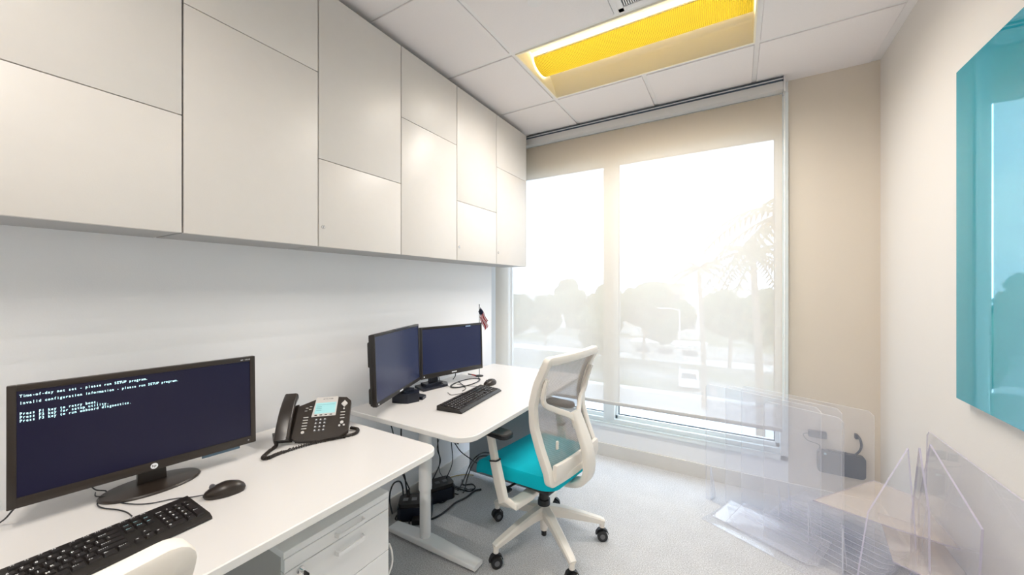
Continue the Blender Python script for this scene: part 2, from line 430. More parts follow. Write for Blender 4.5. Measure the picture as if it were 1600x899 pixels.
_glyph = {}
def glyph(ch):
    if ch not in _glyph:
        cu = bpy.data.curves.new('g', 'FONT'); cu.body = ch; cu.size = 1; cu.resolution_u = 2; cu.offset = 0.018
        cu.align_x = 'CENTER'
        ob = bpy.data.objects.new('g', cu); C.objects.link(ob)
        dg = bpy.context.evaluated_depsgraph_get()
        me = bpy.data.meshes.new_from_object(ob.evaluated_get(dg))
        bpy.data.objects.remove(ob); bpy.data.curves.remove(cu)
        _glyph[ch] = me
    return _glyph[ch]
def mono(mb, text, x, y, adv, size, m, mtx, sx=1.0):
    """write text on the local x/y plane of mtx, one glyph per cell"""
    for k, ch in enumerate(text):
        if ch == ' ': continue
        g = glyph(ch)
        mb.addmesh(g, m, mtx @ Matrix.Translation((x + adv * (k + 0.5), y, 0)) @ Matrix.Diagonal((size * sx, size, size, 1)))

# ================================================================== ROOM
def slab(name, lo, hi, m): return struct(MB().box(lo, hi, m).build(name))
slab('floor', (-2.2, YF - 0.1, -0.12), (XR + 0.12, YB + 0.14, 0), 'carpet')
slab('wall_left', (XL - 0.25, YF - 0.1, 0), (XL, 2.645, ZC + 0.25), 'wall')
slab('wall_right', (XR, YF - 0.1, 0), (XR + 0.12, YB + 0.14, ZC + 0.25), 'wallR')
slab('wall_front', (-2.03, YF - 0.12, 0), (XR, YF, ZC + 0.25), 'wall')
# window opening in the back wall: x -1.93..0.262, z 0.285..2.62
WX0, WX1, WZ0, WZ1 = -1.96, 0.268, 0.30, 2.40
wb = MB()
wb.box((WX1 + 0.022, YB, 0), (XR, YB + 0.14, ZC + 0.25), 'wallB')
wb.box((-2.2, YB, 0), (WX1 + 0.022, YB + 0.14, 0.24), 'wall')
wb.box((-2.2, YB, WZ1), (WX1 + 0.022, YB + 0.14, ZC + 0.25), 'wall')
wb.box((-2.2, YB, 0.24), (WX0, YB + 0.14, WZ1), 'wall')
struct(wb.build('wall_back'))
slab('trim_1', (-2.2, 2.645, 0), (-2.03, YB, ZC + 0.2), 'wall')

# window frame + panes
wf = MB()
yA, yB2 = YB - 0.012, YB + 0.075
wf.box((WX0, YB - 0.012, 0.236), (WX1 + 0.022, YB + 0.10, 0.272), 'frame', 0.003)       # bottom trim
wf.box((WX0, YB + 0.004, 0.272), (WX1, YB + 0.10, 0.305), 'frame', 0.003)
wf.box((WX0, YB + 0.03, 0.305), (WX1, YB + 0.10, 0.335), 'frame', 0.003)
wf.box((WX1 - 0.022, YB - 0.012, 0.236), (WX1 + 0.022, YB + 0.10, 2.62), 'frame', 0.003)
wf.box((WX1 - 0.045, YB + 0.03, 0.3), (WX1 - 0.01, YB + 0.10, 2.40), 'frame', 0.003)
wf.box((WX0, YB + 0.03, 2.36), (WX1, YB + 0.10, 2.42), 'frame', 0.003)
wf.box((-0.925, YB + 0.0, 0.30), (-0.835, YB + 0.10, 2.40), 'frame', 0.003)
wf.box((-0.838, YB + 0.03, 0.30), (-0.815, YB + 0.10, 2.40), 'frame', 0.003)
wf.box((-1.96, YB + 0.0, 0.24), (-1.83, YB + 0.10, 2.40), 'frame', 0.003)
win = struct(wf.build('window_1'))
for n_, (a, b) in enumerate(((-1.83, -0.925), (-0.815, 0.223))):
    fr = MB()
    z0, z1 = 0.335, 2.36
    for lo, hi in (((a, 0, z0), (b, 0, z0 + 0.006)), ((a, 0, z1 - 0.006), (b, 0, z1)), ((a, 0, z0), (a + 0.006, 0, z1)), ((b - 0.006, 0, z0), (b, 0, z1))):
        fr.box((lo[0], YB + 0.045, lo[2]), (hi[0], YB + 0.06, hi[2]), 'gasket')
    fr.build('gasket', win)
    MB().box((a, YB + 0.05, z0), (b, YB + 0.056, z1), 'glass').build('pane', win)

# baseboards
slab('baseboard_back', (-2.03, YB - 0.012, 0), (XR, YB, 0.10), 'base')
slab('baseboard_left', (XL, YF, 0), (XL + 0.012, 2.645, 0.10), 'base')
slab('baseboard_right', (XR - 0.012, YF, 0), (XR, YB - 0.012, 0.10), 'base')

# ceiling: tegular tiles in a grid, holes for the light and the vent
ce = MB()
xs = [-2.3, -1.70, -1.10, -0.50, 0.10, 0.70]
ys = [2.45 - 0.6 * k for k in range(8)][::-1]
LX0, LX1, LY0, LY1 = -1.10, 0.10, 1.85, 2.45
def tile(x0, x1, y0, y1):
    g = 0.013
    ce.box((x0 + g, y0 + g, ZC), (x1 - g, y1 - g, ZC + 0.02), 'tile', 0.002, 1)
for i in range(len(xs)):
    x0 = xs[i]; x1 = xs[i + 1] if i + 1 < len(xs) else XR + 0.012
    yl = [YF - 0.25] + ys[0:] + [YB + 0.013]
    for j in range(len(yl) - 1):
        y0, y1 = yl[j], yl[j + 1]
        if abs(y0 + 0.55) < .01 and x0 > -1.2 and x1 < 0.2: continue
        if abs(y0 - 1.85) < .01 and x0 > -1.2 and x1 < 0.2: continue            # light
        if abs(y1 - 1.85) < .01 and abs(x0 + 0.5) < .01: continue               # vent
        if i == len(xs) - 1: continue
        tile(x0, x1, y0, y1)
for x in xs[1:]:
    if abs(x + 0.5) < .01:
        for a, b in ((2.45, YB), (0.05, 1.85), (YF, -0.55)): ce.box((x - 0.012, a, ZC + 0.006), (x + 0.012, b, ZC + 0.022), 'tbar')
    elif x < 0.6: ce.box((x - 0.012, YF, ZC + 0.006), (x + 0.012, YB, ZC + 0.022), 'tbar')
ce.box((0.70 - 0.012, YF, ZC + 0.004), (XR, YB, ZC + 0.02), 'tbar')
for y in ys: 
    ce.box((-2.03, y - 0.012, ZC + 0.0065), (LX0, y + 0.012, ZC + 0.021), 'tbar')
    ce.box((LX1, y - 0.012, ZC + 0.0065), (XR, y + 0.012, ZC + 0.021), 'tbar')
    ce.box((LX0, y - 0.012, ZC + 0.0065), (LX1, y + 0.012, ZC + 0.021), 'tbar')
for lo, hi in (((-2.2, YF - .1), (XR, -0.56)), ((-2.2, 0.06), (XR, LY0 - 0.01)), ((-2.2, -0.56), (LX0 - 0.01, 0.06)), ((LX1 + 0.01, -0.56), (XR, 0.06)), ((-2.2, LY1 + 0.01), (XR, YB + .1)), ((-2.2, LY0 - 0.01), (LX0 - 0.01, LY1 + 0.01)), ((LX1 + 0.01, LY0 - 0.01), (XR, LY1 + 0.01))):
    ce.box((lo[0], lo[1], ZC + 0.0225), (hi[0], hi[1], ZC + 0.05), 'plenum')
ce.box((-2.2, YF - .1, ZC + 0.20), (XR, YB + .1, ZC + 0.24), 'plenum')
struct(ce.build('ceiling'))

# ================================================================== CEILING LIGHT
lt = tag(empty('ceiling_light', ((LX0 + LX1) / 2, (LY0 + LY1) / 2, ZC)), 'recessed rectangular ceiling light with yellow perforated basket and cream side reflectors', 'ceiling light')
hx, hy = 0.585, 0.283
b = MB()
for lo, hi in (((-hx - .004, -hy - .004, 0), (hx + .004, -hy + 0.004, 0.13)), ((-hx - .004, hy - 0.004, 0), (hx + .004, hy + .004, 0.13)), ((-hx - .004, -hy, 0), (-hx + .004, hy, 0.13)), ((hx - .004, -hy, 0), (hx + .004, hy, 0.13)), ((-hx, -hy, 0.125), (hx, hy, 0.133))):
    b.box(lo, hi, 'cream')
b.build('housing', lt)
for s_ in (-1, 1):      # curved side reflectors
    P = []
    for k in range(13):
        t = k / 12; y = s_ * (hy - 0.004 - t * (hy - 0.10)); z = 0.002 + 0.11 * math.sin(t * PI / 2)
        P.append([(-hx + 0.004, y, z), (hx - 0.004, y, z)])
    MB().grid(P, 'cream', 0.0015).build('side_reflector', lt)
bk = MB(); n = 18; R = 0.102; P = []
for k in range(n + 1):
    a = PI * k / n
    P.append([(x, 0.012 - R * math.cos(a), 0.088 - 0.054 * math.sin(a)) for x in (-hx + 0.012, hx - 0.012)])
bk.grid(P, 'basket'); uvl = bk.bm.loops.layers.uv.new('UVMap')
for f in bk.bm.faces:
    for l in f.loops:
        a = math.atan2((0.088 - l.vert.co.z) / 0.054, -l.vert.co.y / R)
        l[uvl].uv = (l.vert.co.x, a * 0.105)
bk.build('perforated_basket', lt)
rim = MB()
for s_ in (-1, 1): rim.box((-hx + 0.012, 0.012 + s_ * R - 0.003, 0.084), (hx - 0.012, 0.012 + s_ * R + 0.003, 0.092), 'cream')
rim.build('basket_rim', lt)
for s_ in (-1, 1):
    MB().cyl((-hx + 0.02, s_ * 0.05, 0.100), (hx - 0.02, s_ * 0.05, 0.100), 0.011, 'lamp', seg=14).build('lamp_tube', lt)

lt2 = copy_tree(lt); lt2.location.y = -0.25  # added copy outside the view, put in to brighten the room
lt2['label'] = 'second recessed ceiling light with yellow perforated basket, added out of view to brighten the room'
vt = tag(empty('ceiling_vent', (-0.2, 1.55, ZC)), 'grey louvred air vent in the ceiling beside the yellow light', 'vent')
fr = MB()
for lo, hi in (((-.288, .26, 0.002), (.288, .288, .02)), ((-.288, -.288, 0.002), (.288, -.26, .02)), ((-.288, -.288, 0.002), (-.26, .288, .02)), ((.26, -.288, 0.002), (.288, .288, .02))):
    fr.box(lo, hi, 'tbar', 0.002)
fr.build('vent_frame', vt)
lv = MB()
for k in range(52):
    x = -0.255 + 0.01 * k
    lv.poly([(x, -.26, 0.006), (x + 0.0045, -.26, 0.006), (x + 0.0085, -.26, 0.018), (x + 0.004, -.26, 0.018)], 'greyplastic' if False else 'steel', 0.52, n=(0, 1, 0))
lv.build('louvre', vt)
sp = tag(empty('sprinkler_cover', (-0.805, 1.555, ZC)), 'small round white cover plate on the ceiling tile', 'sprinkler cover')
MB().lathe([(0.034, 0.001), (0.036, -0.002), (0.034, -0.005), (0.0, -0.006)][::-1], 'tbar').build('cover_plate', sp)

# ================================================================== WALL CABINETS
cys = [0.038, 0.498, 0.957, 1.42, 1.886, 2.35, 2.808]
split = [1.916, 2.282, 1.914, 2.272, 1.918, 2.262]
CZ0, CZ1, CF = 1.537, 2.652, -1.535
desc = ['beige wall cabinet at the left edge of the photo, low seam between its two doors',
        'beige wall cabinet second from the left, tall lower door under a short upper door',
        'beige wall cabinet third from the left, round lock at its lower left corner',
        'beige wall cabinet fourth from the left, tall lower door without any lock',
        'beige wall cabinet second from the window, lock near its bottom left corner',
        'beige wall cabinet nearest the window, last of the row, small lock low on its door']
locks = [False, False, True, False, True, True]
ydone = [(-0.43, 0.038)] + list(zip(cys, cys[1:]))
for k, (y0, y1) in enumerate(zip(cys, cys[1:])):
    t = empty('wall_cabinet', (XL if y1 < 2.7 else XL, y0, CZ0)); L = y1 - y0; Dp = CF - XL
    tag(t, desc[k], 'cabinet', 'wall cabinets above the desks')
    c = MB()
    c.box((0.0, 0.004, 0), (Dp - 0.022, L - 0.004, CZ1 - CZ0), 'cabbody', 0.001, 1)
    c.box((0.0, -0.004, 0.02), (Dp - 0.045, 0.004, CZ1 - CZ0), 'cabgap')
    c.build('carcass', t)
    if k == 5: MB().box((0.0, L - 0.001, 0), (Dp, L + 0.004, CZ1 - CZ0), 'cab').build('side_panel', t)
    zs = split[k] - CZ0
    for nm, z0, z1 in (('lower_door', 0.0, zs - 0.0015), ('upper_door', zs + 0.0015, CZ1 - CZ0)):
        d = MB().box((Dp - 0.020, 0.0028, z0), (Dp, L - 0.0028, z1), 'cab', 0.0012, 2).build('door', t)
        if locks[k] and nm == 'lower_door':
            lk = MB()
            lk.cyl((Dp - 0.002, 0.021, 0.085), (Dp + 0.003, 0.021, 0.085), 0.0085, 'chrome')
            lk.cyl((Dp + 0.003, 0.021, 0.085), (Dp + 0.0045, 0.021, 0.085), 0.006, 'steel')
            lk.box((Dp + 0.0044, 0.020, 0.080), (Dp + 0.0049, 0.022, 0.090), 'blackmat')
            lk.build('lock', d)

# ================================================================== DESKS
def desk(name, x0, x1, y0, y1, z, label, legs_y, rads):
    t = tag(empty(name, ((x0 + x1) / 2, (y0 + y1) / 2, 0)), label, 'desk', 'white height adjustable desks along the left wall')
    w, l = x1 - x0, y1 - y0
    def outline(inset=0.0):
        o = []
        for (cx, cy, a0, r) in ((w / 2, l / 2, 0, rads[0]), (-w / 2, l / 2, 90, rads[1]), (-w / 2, -l / 2, 180, rads[2]), (w / 2, -l / 2, 270, rads[3])):
            sx = 1 if cx > 0 else -1; sy = 1 if cy > 0 else -1
            for k in range(9):
                a = math.radians(a0 + 90 * k / 8)
                o.append((cx - sx * r + (r - inset) * math.cos(a), cy - sy * r + (r - inset) * math.sin(a)))
        return o
    m = MB(); th = 0.025
    lev = [(0.003, z), (0.0, z - 0.003), (0.0, z - th + 0.003), (0.003, z - th)]
    rings = [[m.bm.verts.new((x, y, zz)) for x, y in outline(i_)] for i_, zz in lev]
    i0 = m.mi('desk'); i1 = m.mi('deskedge')
    f = m.bm.faces.new(rings[0]); f.material_index = i0
    m.bm.faces.new(rings[-1][::-1]).material_index = i1
    for A, B in zip(rings, rings[1:]):
        for j in range(len(A)): m.bm.faces.new((B[j], B[(j + 1) % len(A)], A[(j + 1) % len(A)], A[j])).material_index = i1
    m.build('desktop', t)
    for ly in legs_y:
        yy = ly - (y0 + y1) / 2; xc = -1.405 - (x0 + x1) / 2
        lg = MB()
        lg.cyl((xc, yy, 0.30), (xc, yy, z - 0.06), 0.034, 'whitemetal', seg=28)
        lg.box((xc - 0.30, yy - 0.03, z - 0.06), (xc + 0.30, yy + 0.03, z - th - 0.001), 'whitemetal', 0.004)
        g = lg.build('leg', t)
        MB().cyl((xc, yy, 0.04), (xc, yy, 0.31), 0.029, 'whitemetal', seg=28).build('lower_column', g)
        ft = MB()
        sec = rrect(0.075, 0.032, 0.008, 3)
        ft.sweep([(xc - 0.24, yy, 0.026), (xc - 0.05, yy, 0.034), (xc + 0.05, yy, 0.034), (xc + 0.345, yy, 0.026)], 'whitemetal', sec, scales=[(1, .8), (1.1, 1.15), (1.1, 1.15), (0.9, .7)])
        for q in (-0.21, 0.31): ft.cyl((xc + q, yy, 0.0), (xc + q, yy, 0.014), 0.016, 'rubber')
        ft.build('foot', g)
    MB().box((-1.405 - (x0 + x1) / 2 - 0.05, legs_y[0] - (y0 + y1) / 2, z - 0.058), (-1.405 - (x0 + x1) / 2 + 0.05, legs_y[1] - (y0 + y1) / 2, z - 0.028), 'whitemetal').build('crossbar', t)
    return t
desk('office_desk', -1.755, -0.985, -0.42, 1.112, 0.74, 'white desk in the foreground holding the desk phone and the text-filled monitor', (-0.28, 1.03), (0.06, 0.01, 0.01, 0.06))
d2 = desk('office_desk', -1.70, -0.935, 1.212, 2.555, 0.74, 'white desk by the window holding two angled monitors and a keyboard', (1.465, 2.44), (0.03, 0.01, 0.01, 0.085))
MB().box((-0.357, 0.316, 0.02), (0.158, 0.336, 0.712), 'panelgrey', 0.002).build('end_panel', d2)['label'] = 'grey panel under the desk beyond the cables'

# pedestal
pd = tag(empty('drawer_pedestal', (-1.08, 0.573, 0)), 'white drawer unit with two bar handles and a key, under the foreground desk', 'drawer unit')
L = 0.367; D = 0.56; T = 0.622
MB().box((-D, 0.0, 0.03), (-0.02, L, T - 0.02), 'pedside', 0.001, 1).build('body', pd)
MB().box((-D, -0.001, T - 0.02), (0, L + 0.001, T), 'ped', 0.0015).build('top', pd)
for z0, z1, hz in ((0.562, 0.600, 0.583), (0.413, 0.5595, 0.526), (0.05, 0.4105, 0.372)):
    dr = MB().box((-0.02, 0.001, z0), (0, L - 0.001, z1), 'ped', 0.001, 1).build('drawer', pd)
    h = MB(); ya, yb = 0.155, 0.255
    sec = rrect(0.006, 0.014, 0.002, 2)
    h.sweep([(0.0, ya, hz), (0.016, ya + 0.004, hz), (0.018, ya + 0.012, hz), (0.018, yb - 0.012, hz), (0.016, yb - 0.004, hz), (0.0, yb, hz)], 'steel' if False else 'ped', sec)
    h.build('handle', dr)
    if hz == 0.526:
        lk = MB().cyl((0, 0.045, 0.545), (0.006, 0.045, 0.545), 0.011, 'chrome').build('lock', dr)
        ky = MB()
        ky.box((0.006, 0.0435, 0.541), (0.022, 0.0465, 0.549), 'chrome')
        ky.box((0.020, 0.0425, 0.530), (0.044, 0.0475, 0.552), 'blackmat', 0.002)
        ky.build('key', lk)
for x_ in (-0.05, -D + 0.05):
    for y_ in (0.04, L - 0.04):
        MB().cyl((x_, y_ - 0.01, 0.018), (x_, y_ + 0.01, 0.018), 0.018, 'rubber').box((x_ - .01, y_ - .008, .02), (x_ + .01, y_ + .008, .032), 'rubber').build('caster', pd)

# ================================================================== MONITORS
def monitor(loc, ang, w, h, z0, label, style, bez=(0.016, 0.016, 0.026), tilt=4):
    """local x right, y back, z up; the screen faces -y"""
    t = tag(empty('monitor', (loc[0], loc[1], 0.7402), ang), label, 'monitor')
    zb = z0 - 0.7402
    tm = Matrix.Translation((0, 0, zb + h / 2)) @ Matrix.Rotation(math.radians(-tilt), 4, 'X') @ Matrix.Translation((0, 0, -h / 2))
    lr, tp, bt = bez
    def stud(mb, pts): pass
    f = MB(); body = 'brown' if style == 'oval' else 'black'
    f.box((-w / 2, 0, 0), (-w / 2 + lr, 0.022, h), body, 0.002, 2, tm); f.box((w / 2 - lr, 0, 0), (w / 2, 0.022, h), body, 0.002, 2, tm)
    f.box((-w / 2 + lr - .001, 0, h - tp), (w / 2 - lr + .001, 0.022, h), body, 0.002, 2, tm); f.box((-w / 2 + lr - .001, 0, 0), (w / 2 - lr + .001, 0.022, bt), body, 0.002, 2, tm)
    f.build('bezel', t)
    bc = MB(); bc.box((-w / 2 + 0.002, 0.018, 0.002), (w / 2 - 0.002, 0.034, h - 0.002), 'blackmat', 0.006, 2, tm)
    bc.box((-w * 0.3, 0.03, h * 0.18), (w * 0.3, 0.056, h * 0.82), 'blackmat', 0.012, 3, tm)
    if style != 'oval':
        bc.box((-w / 2 + 0.004, 0.024, 0.01), (-w / 2 + 0.10, 0.043, 0.085), 'blackmat', 0.008, 2, tm)
        bc.box((-w / 2 + 0.004, 0.024, 0.18), (-w / 2 + 0.10, 0.043, 0.30), 'blackmat', 0.008, 2, tm)
    bc.build('back_cover', t)
    sc = MB().box((-w / 2 + lr - 0.001, 0.003, bt - 0.001), (w / 2 - lr + 0.001, 0.019, h - tp + 0.001), 'screen' if style == 'oval' else 'screenglossy', mtx=tm).build('screen', t)
    face = tm @ Matrix.Rotation(PI / 2, 4, 'X')           # local x/y writing plane, facing -y
    if style == 'oval':
        tx = MB(); fm = tm @ Matrix.Translation((0, 0.0024, 0)) @ Matrix.Rotation(PI / 2, 4, 'X')
        x0 = -w / 2 + lr + 0.004; top = h - tp
        rows = [(0, 'Time-of-day not set - please run SETUP program.'), (2, 'Invalid configuration information - please run SETUP program.'),
                (5, 'Press F1 key to retry boot.'), (6, 'Press F2 key for setup utility.'), (7, 'Press F3 key to run onboard diagnostics.')]
        for r_, s_ in rows: mono(tx, s_, x0, top - 0.016 - r_ * 0.0091, 0.0051, 0.0098, 'crt', fm, 0.82)
        tx.build('screen_text', sc)
        lg = MB(); c0 = face @ Matrix.Translation((0.0, bt / 2, 0.0006))
        lg.cyl((0, 0, -0.0006), (0, 0, 0.0004), 0.0085, 'inklight', seg=24, mtx=c0)
        mono(lg, 'hp', -0.0055, -0.0025, 0.0052, 0.010, 'brown', c0 @ Matrix.Translation((0, 0, 0.0006)))
        lg.build('logo', t); lg = MB()
        mono(lg, 'HP V243', w / 2 - 0.045, h - 0.0115 - bt / 2, 0.0042, 0.0055, 'inklight', c0)
        lg.build('model_marking', t)
        MB().box((w / 2 - 0.026, -0.001, 0), (w / 2 - 0.022, 0.001, 0.0006), 'inklight', mtx=c0).build('power_light', t)
        st = MB()
        st.poly([(-0.034, 0.024, 0.008), (0.034, 0.024, 0.008), (0.028, 0.03, 0.14), (-0.028, 0.03, 0.14)], 'brown', 0.022, n=(0, 1, 0))
        st.build('neck', t)
        bs = MB().lathe([(0.0, 0.0), (0.116, 0.0), (0.118, 0.004), (0.114, 0.008), (0.05, 0.0135), (0.0, 0.015)], 'brown', (0, 0.022, 0), 48, (1, 0.66))
        bs.build('base', t)
        # tag hanging under the bezel and control strip
        MB().box((w / 2 - 0.155, 0.006, -0.010), (w / 2 - 0.048, 0.010, 0.002), 'bluetag', 0.001, 1, tm).build('pull_out_tag', t)
    else:
        lg = MB(); c0 = face @ Matrix.Translation((0.0, bt / 2, 0.0008))
        lg.box((-0.019, -0.003, 0), (0.019, 0.003, 0.0008), 'inklight', mtx=c0)
        lg.build('logo', t)
        MB().cyl((-w / 2 + 0.018, 0, 0), (-w / 2 + 0.018, 0, 0.001), 0.004, 'inklight', mtx=c0).build('power_light', t)
        ox = 0.078 if style == 'wedge' else -0.13
        nk = MB()
        nk.poly([(ox - 0.03, 0.03, 0.02), (ox + 0.03, 0.03, 0.02), (ox + 0.03, 0.03, 0.16), (ox - 0.03, 0.03, 0.16)], 'navy', 0.02, n=(0, 1, 0))
        nk.build('neck', t)
        bs = MB()
        if style == 'wedge':   # tall faceted foot, flat face towards the front
            bs.poly([(ox - 0.055, -0.030, 0), (ox - 0.005, -0.075, 0), (ox + 0.045, -0.055, 0), (ox + 0.05, 0.06, 0), (ox - 0.05, 0.06, 0)], 'navy', 0.052, n=(0, 0, 1))
            bs.poly([(ox - 0.040, -0.012, 0.052), (ox - 0.003, -0.045, 0.052), (ox + 0.035, -0.03, 0.052), (ox + 0.04, 0.052, 0.052), (ox - 0.04, 0.052, 0.052)], 'navy', 0.012, n=(0, 0, 1))
            bs.poly([(ox + 0.02, -0.085, 0), (ox + 0.07, -0.085, 0), (ox + 0.10, -0.02, 0), (ox + 0.03, 0.0, 0)], 'navy', 0.016, n=(0, 0, 1))
        else:
            bs.poly([(-0.11 + ox, -0.03, 0), (0.07 + ox, -0.02, 0), (0.10 + ox, 0.03, 0), (0.09 + ox, 0.09, 0), (-0.10 + ox, 0.09, 0)], 'navy', 0.014, n=(0, 0, 1))
            bs.poly([(-0.07 + ox, 0.0, 0.014), (0.05 + ox, 0.01, 0.014), (0.05 + ox, 0.07, 0.014), (-0.07 + ox, 0.07, 0.014)], 'navy', 0.016, n=(0, 0, 1))
        bs.build('base', t)
    return t
mA = monitor((-1.5445, 0.4305), math.radians(83.1), 0.545, 0.312, 0.797, 'black monitor on the foreground desk showing white start-up text on a dark screen', 'oval', tilt=2)
MB().tube([(-0.25, 0.02, 0.06), (-0.262, 0.03, 0.045), (-0.275, 0.05, 0.02), (-0.29, 0.07, 0.003)], 0.002, 'wire', 6).build('cable', mA)
mB = monitor((-1.52, 1.40), math.radians(112.6), 0.52, 0.335, 0.808, 'left of the two angled monitors on the window desk, edge overhanging the desk end', 'wedge', bez=(0.006, 0.012, 0.02), tilt=2)
MB().box((-0.05, 0.004, 0.001), (0.12, 0.020, 0.009), 'navy').build('control_strip', mB, mtx=Matrix.Translation((0, 0, 0.395)))
mC = monitor((-1.56, 1.885), math.radians(75.4), 0.478, 0.312, 0.806, 'right of the two angled monitors on the window desk, small flag at its right edge', 'flat', bez=(0.012, 0.014, 0.028), tilt=2)
MB().box((0.095, -0.001, 0.06 + 0.300), (0.135, 0.001, 0.06 + 0.308), 'sticker').build('sticker', mC)
cb = MB(); cb.tube([(-0.10, 0.03, 0.10), (-0.10, 0.0, 0.03), (-0.06, -0.06, 0.003), (0.0, -0.12, 0.003)], 0.002, 'wire', 6)
cb.build('cable', mC)
MB().tube([(0.03, 0.03, 0.09), (0.02, 0.01, 0.05), (0.015, 0.03, 0.02)], 0.003, 'wire', 6).build('cable', mC)

# ================================================================== KEYBOARDS
U = 0.01905
def kb_layout():
    K = []   # (x, row y, w, h, text)
    def row(y, x, items):
        for it in items:
            if isinstance(it, (int, float)): x += it; continue
            tx, w = it if isinstance(it, tuple) else (it, 1)
            K.append((x, y, w, 1, tx)); x += w
    row(5.4, 0, [('Esc', 1), 1, 'F1', 'F2', 'F3', 'F4', .5, 'F5', 'F6', 'F7', 'F8', .5, 'F9', 'F10', 'F11', 'F12', .25, 'Prt', 'Scr', 'Brk'])
    row(4.2, 0, list('`1234567890-=') + [('Back', 2), .25, 'Ins', 'Hm', 'PU', .25, 'Num', '/', '*', '-'])
    row(3.2, 0, [('Tab', 1.5)] + list('QWERTYUIOP[]') + [('\\', 1.5), .25, 'Del', 'End', 'PD', .25, '7', '8', '9'])
    row(2.2, 0, [('Caps', 1.75)] + list('ASDFGHJKL;\'') + [('Enter', 2.25), 3.5, '4', '5', '6'])
    row(1.2, 0, [('Shift', 2.25)] + list('ZXCVBNM,./') + [('Shift', 2.75), 1.25, '^', 1.25, '1', '2', '3'])
    row(0.2, 0, [('Ctrl', 1.25), ('Win', 1.25), ('Alt', 1.25), ('', 6.25), ('Alt', 1.25), ('Fn', 1.25), ('Mn', 1.25), ('Ctrl', 1.25), .25, '<', 'v', '>', .25, ('0', 2), '.'])
    K.append((21.5, 2.2, 1, 2, '+')); K.append((21.5, 0.2, 1, 2, 'Ent'))
    return K
_keymesh = {}
def keyboard(loc, ang, label, mat_legend, tail):
    """origin at the left front corner, x to the right, y to the back"""
    t = tag(empty('keyboard', (loc[0], loc[1], 0.7402), ang), label, 'keyboard')
    W = 22.5 * U + 0.014; Dp = 6.6 * U + 0.022; s = 0.07
    cs = MB()
    prof = [(0, 0.002), (0.004, 0), (Dp, 0), (Dp, 0.022), (Dp - 0.006, 0.026), (0.012, 0.014), (0.0, 0.007)]
    cs.poly([(0, y, z) for y, z in prof], 'black', W, n=(1, 0, 0))
    cs.build('case', t)
    K = kb_layout(); slope = math.atan2(0.012, Dp - 0.018)
    # the keys that show largest come first; the last few are one joined part
    K.sort(key=lambda k: -k[0] if tail else k[0])
    rest = MB()
    for n_, (x, y, w, h, tx) in enumerate(K):
        key = (w, h, tx, mat_legend)
        def cap(mb, mtx):
            kw, kh = w * U - 0.0022, h * U - 0.0022
            b_ = [(0, 0), (kw, 0), (kw, kh), (0, kh)]; t_ = [(0.0018, 0.0016), (kw - 0.0018, 0.0016), (kw - 0.0018, kh - 0.002), (0.0018, kh - 0.002)]
            r0 = [mb.bm.verts.new(mtx @ V((a, c, 0))) for a, c in b_]; r1 = [mb.bm.verts.new(mtx @ V((a, c, 0.0055))) for a, c in t_]
            i = mb.mi('key')
            for j in range(4): mb.bm.faces.new((r0[j], r0[(j + 1) % 4], r1[(j + 1) % 4], r1[j])).material_index = i
            mb.bm.faces.new(r1).material_index = i; mb.bm.faces.new(r0[::-1]).material_index = i
            sz = 0.0085 if len(tx) == 1 else 0.0052; adv = 0.0058 if len(tx) == 1 else 0.0033
            if tx: mono(mb, tx, 0.0028, kh - 0.003 - sz * 0.75, adv, sz, mat_legend if tx not in ('Ins', 'Hm', 'PU', 'Del', 'End', 'PD') else 'inkblue', mtx @ Matrix.Translation((0, 0, 0.0058)))
        mtx = Matrix.Translation((0.007 + x * U, 0.0145 + y * U, 0.0140 + y * U * math.tan(slope))) @ Matrix.Rotation(slope, 4, 'X')
        if n_ < 98:
            if key not in _keymesh:
                mb = MB(); cap(mb, Matrix.Identity(4)); o = mb.build('key', t); _keymesh[key] = o.data
            else:
                o = bpy.data.objects.new('key', _keymesh[key]); C.objects.link(o); o.parent = t
            o.matrix_local = mtx
        else: cap(rest, mtx)
    o = rest.build('keys', t); o['kind'] = 'stuff'
    return t
kb1a = math.atan2(0.454 - 0.0, -1.201 + 1.172)
kb1 = keyboard((-1.183, 0.010), math.radians(92.5), 'black keyboard in the foreground below the monitor with start-up text', 'ink', True)
def loc_path(o, pts):
    m_ = (Matrix.Translation(o.location) @ Matrix.Rotation(o.rotation_euler.z, 4, 'Z')).inverted(); return [m_ @ p for p in pts]
MB().tube(loc_path(kb1, [onz(206, 807, 0.757)] + [onz(a, b, 0.7425) for a, b in ((198, 801), (184, 797), (160, 794), (152, 788), (160, 778))] + [onz(166, 768, 0.746), onz(150, 766, 0.76)] + [onx(140, 758, -1.60), onx(134, 752, -1.60)]), 0.0017, 'wire', 6).build('cord', kb1)
kb2 = keyboard((-1.152, 1.452), math.radians(96.5), 'black keyboard on the window desk in front of the two angled monitors', 'ink', False)
kb2.scale = (1, 1, 1)
MB().tube([(0.30, 0.148, 0.018), (0.31, 0.18, 0.005), (0.25, 0.22, 0.003), (0.28, 0.27, 0.003)], 0.0016, 'wire', 6).build('cord', kb2)

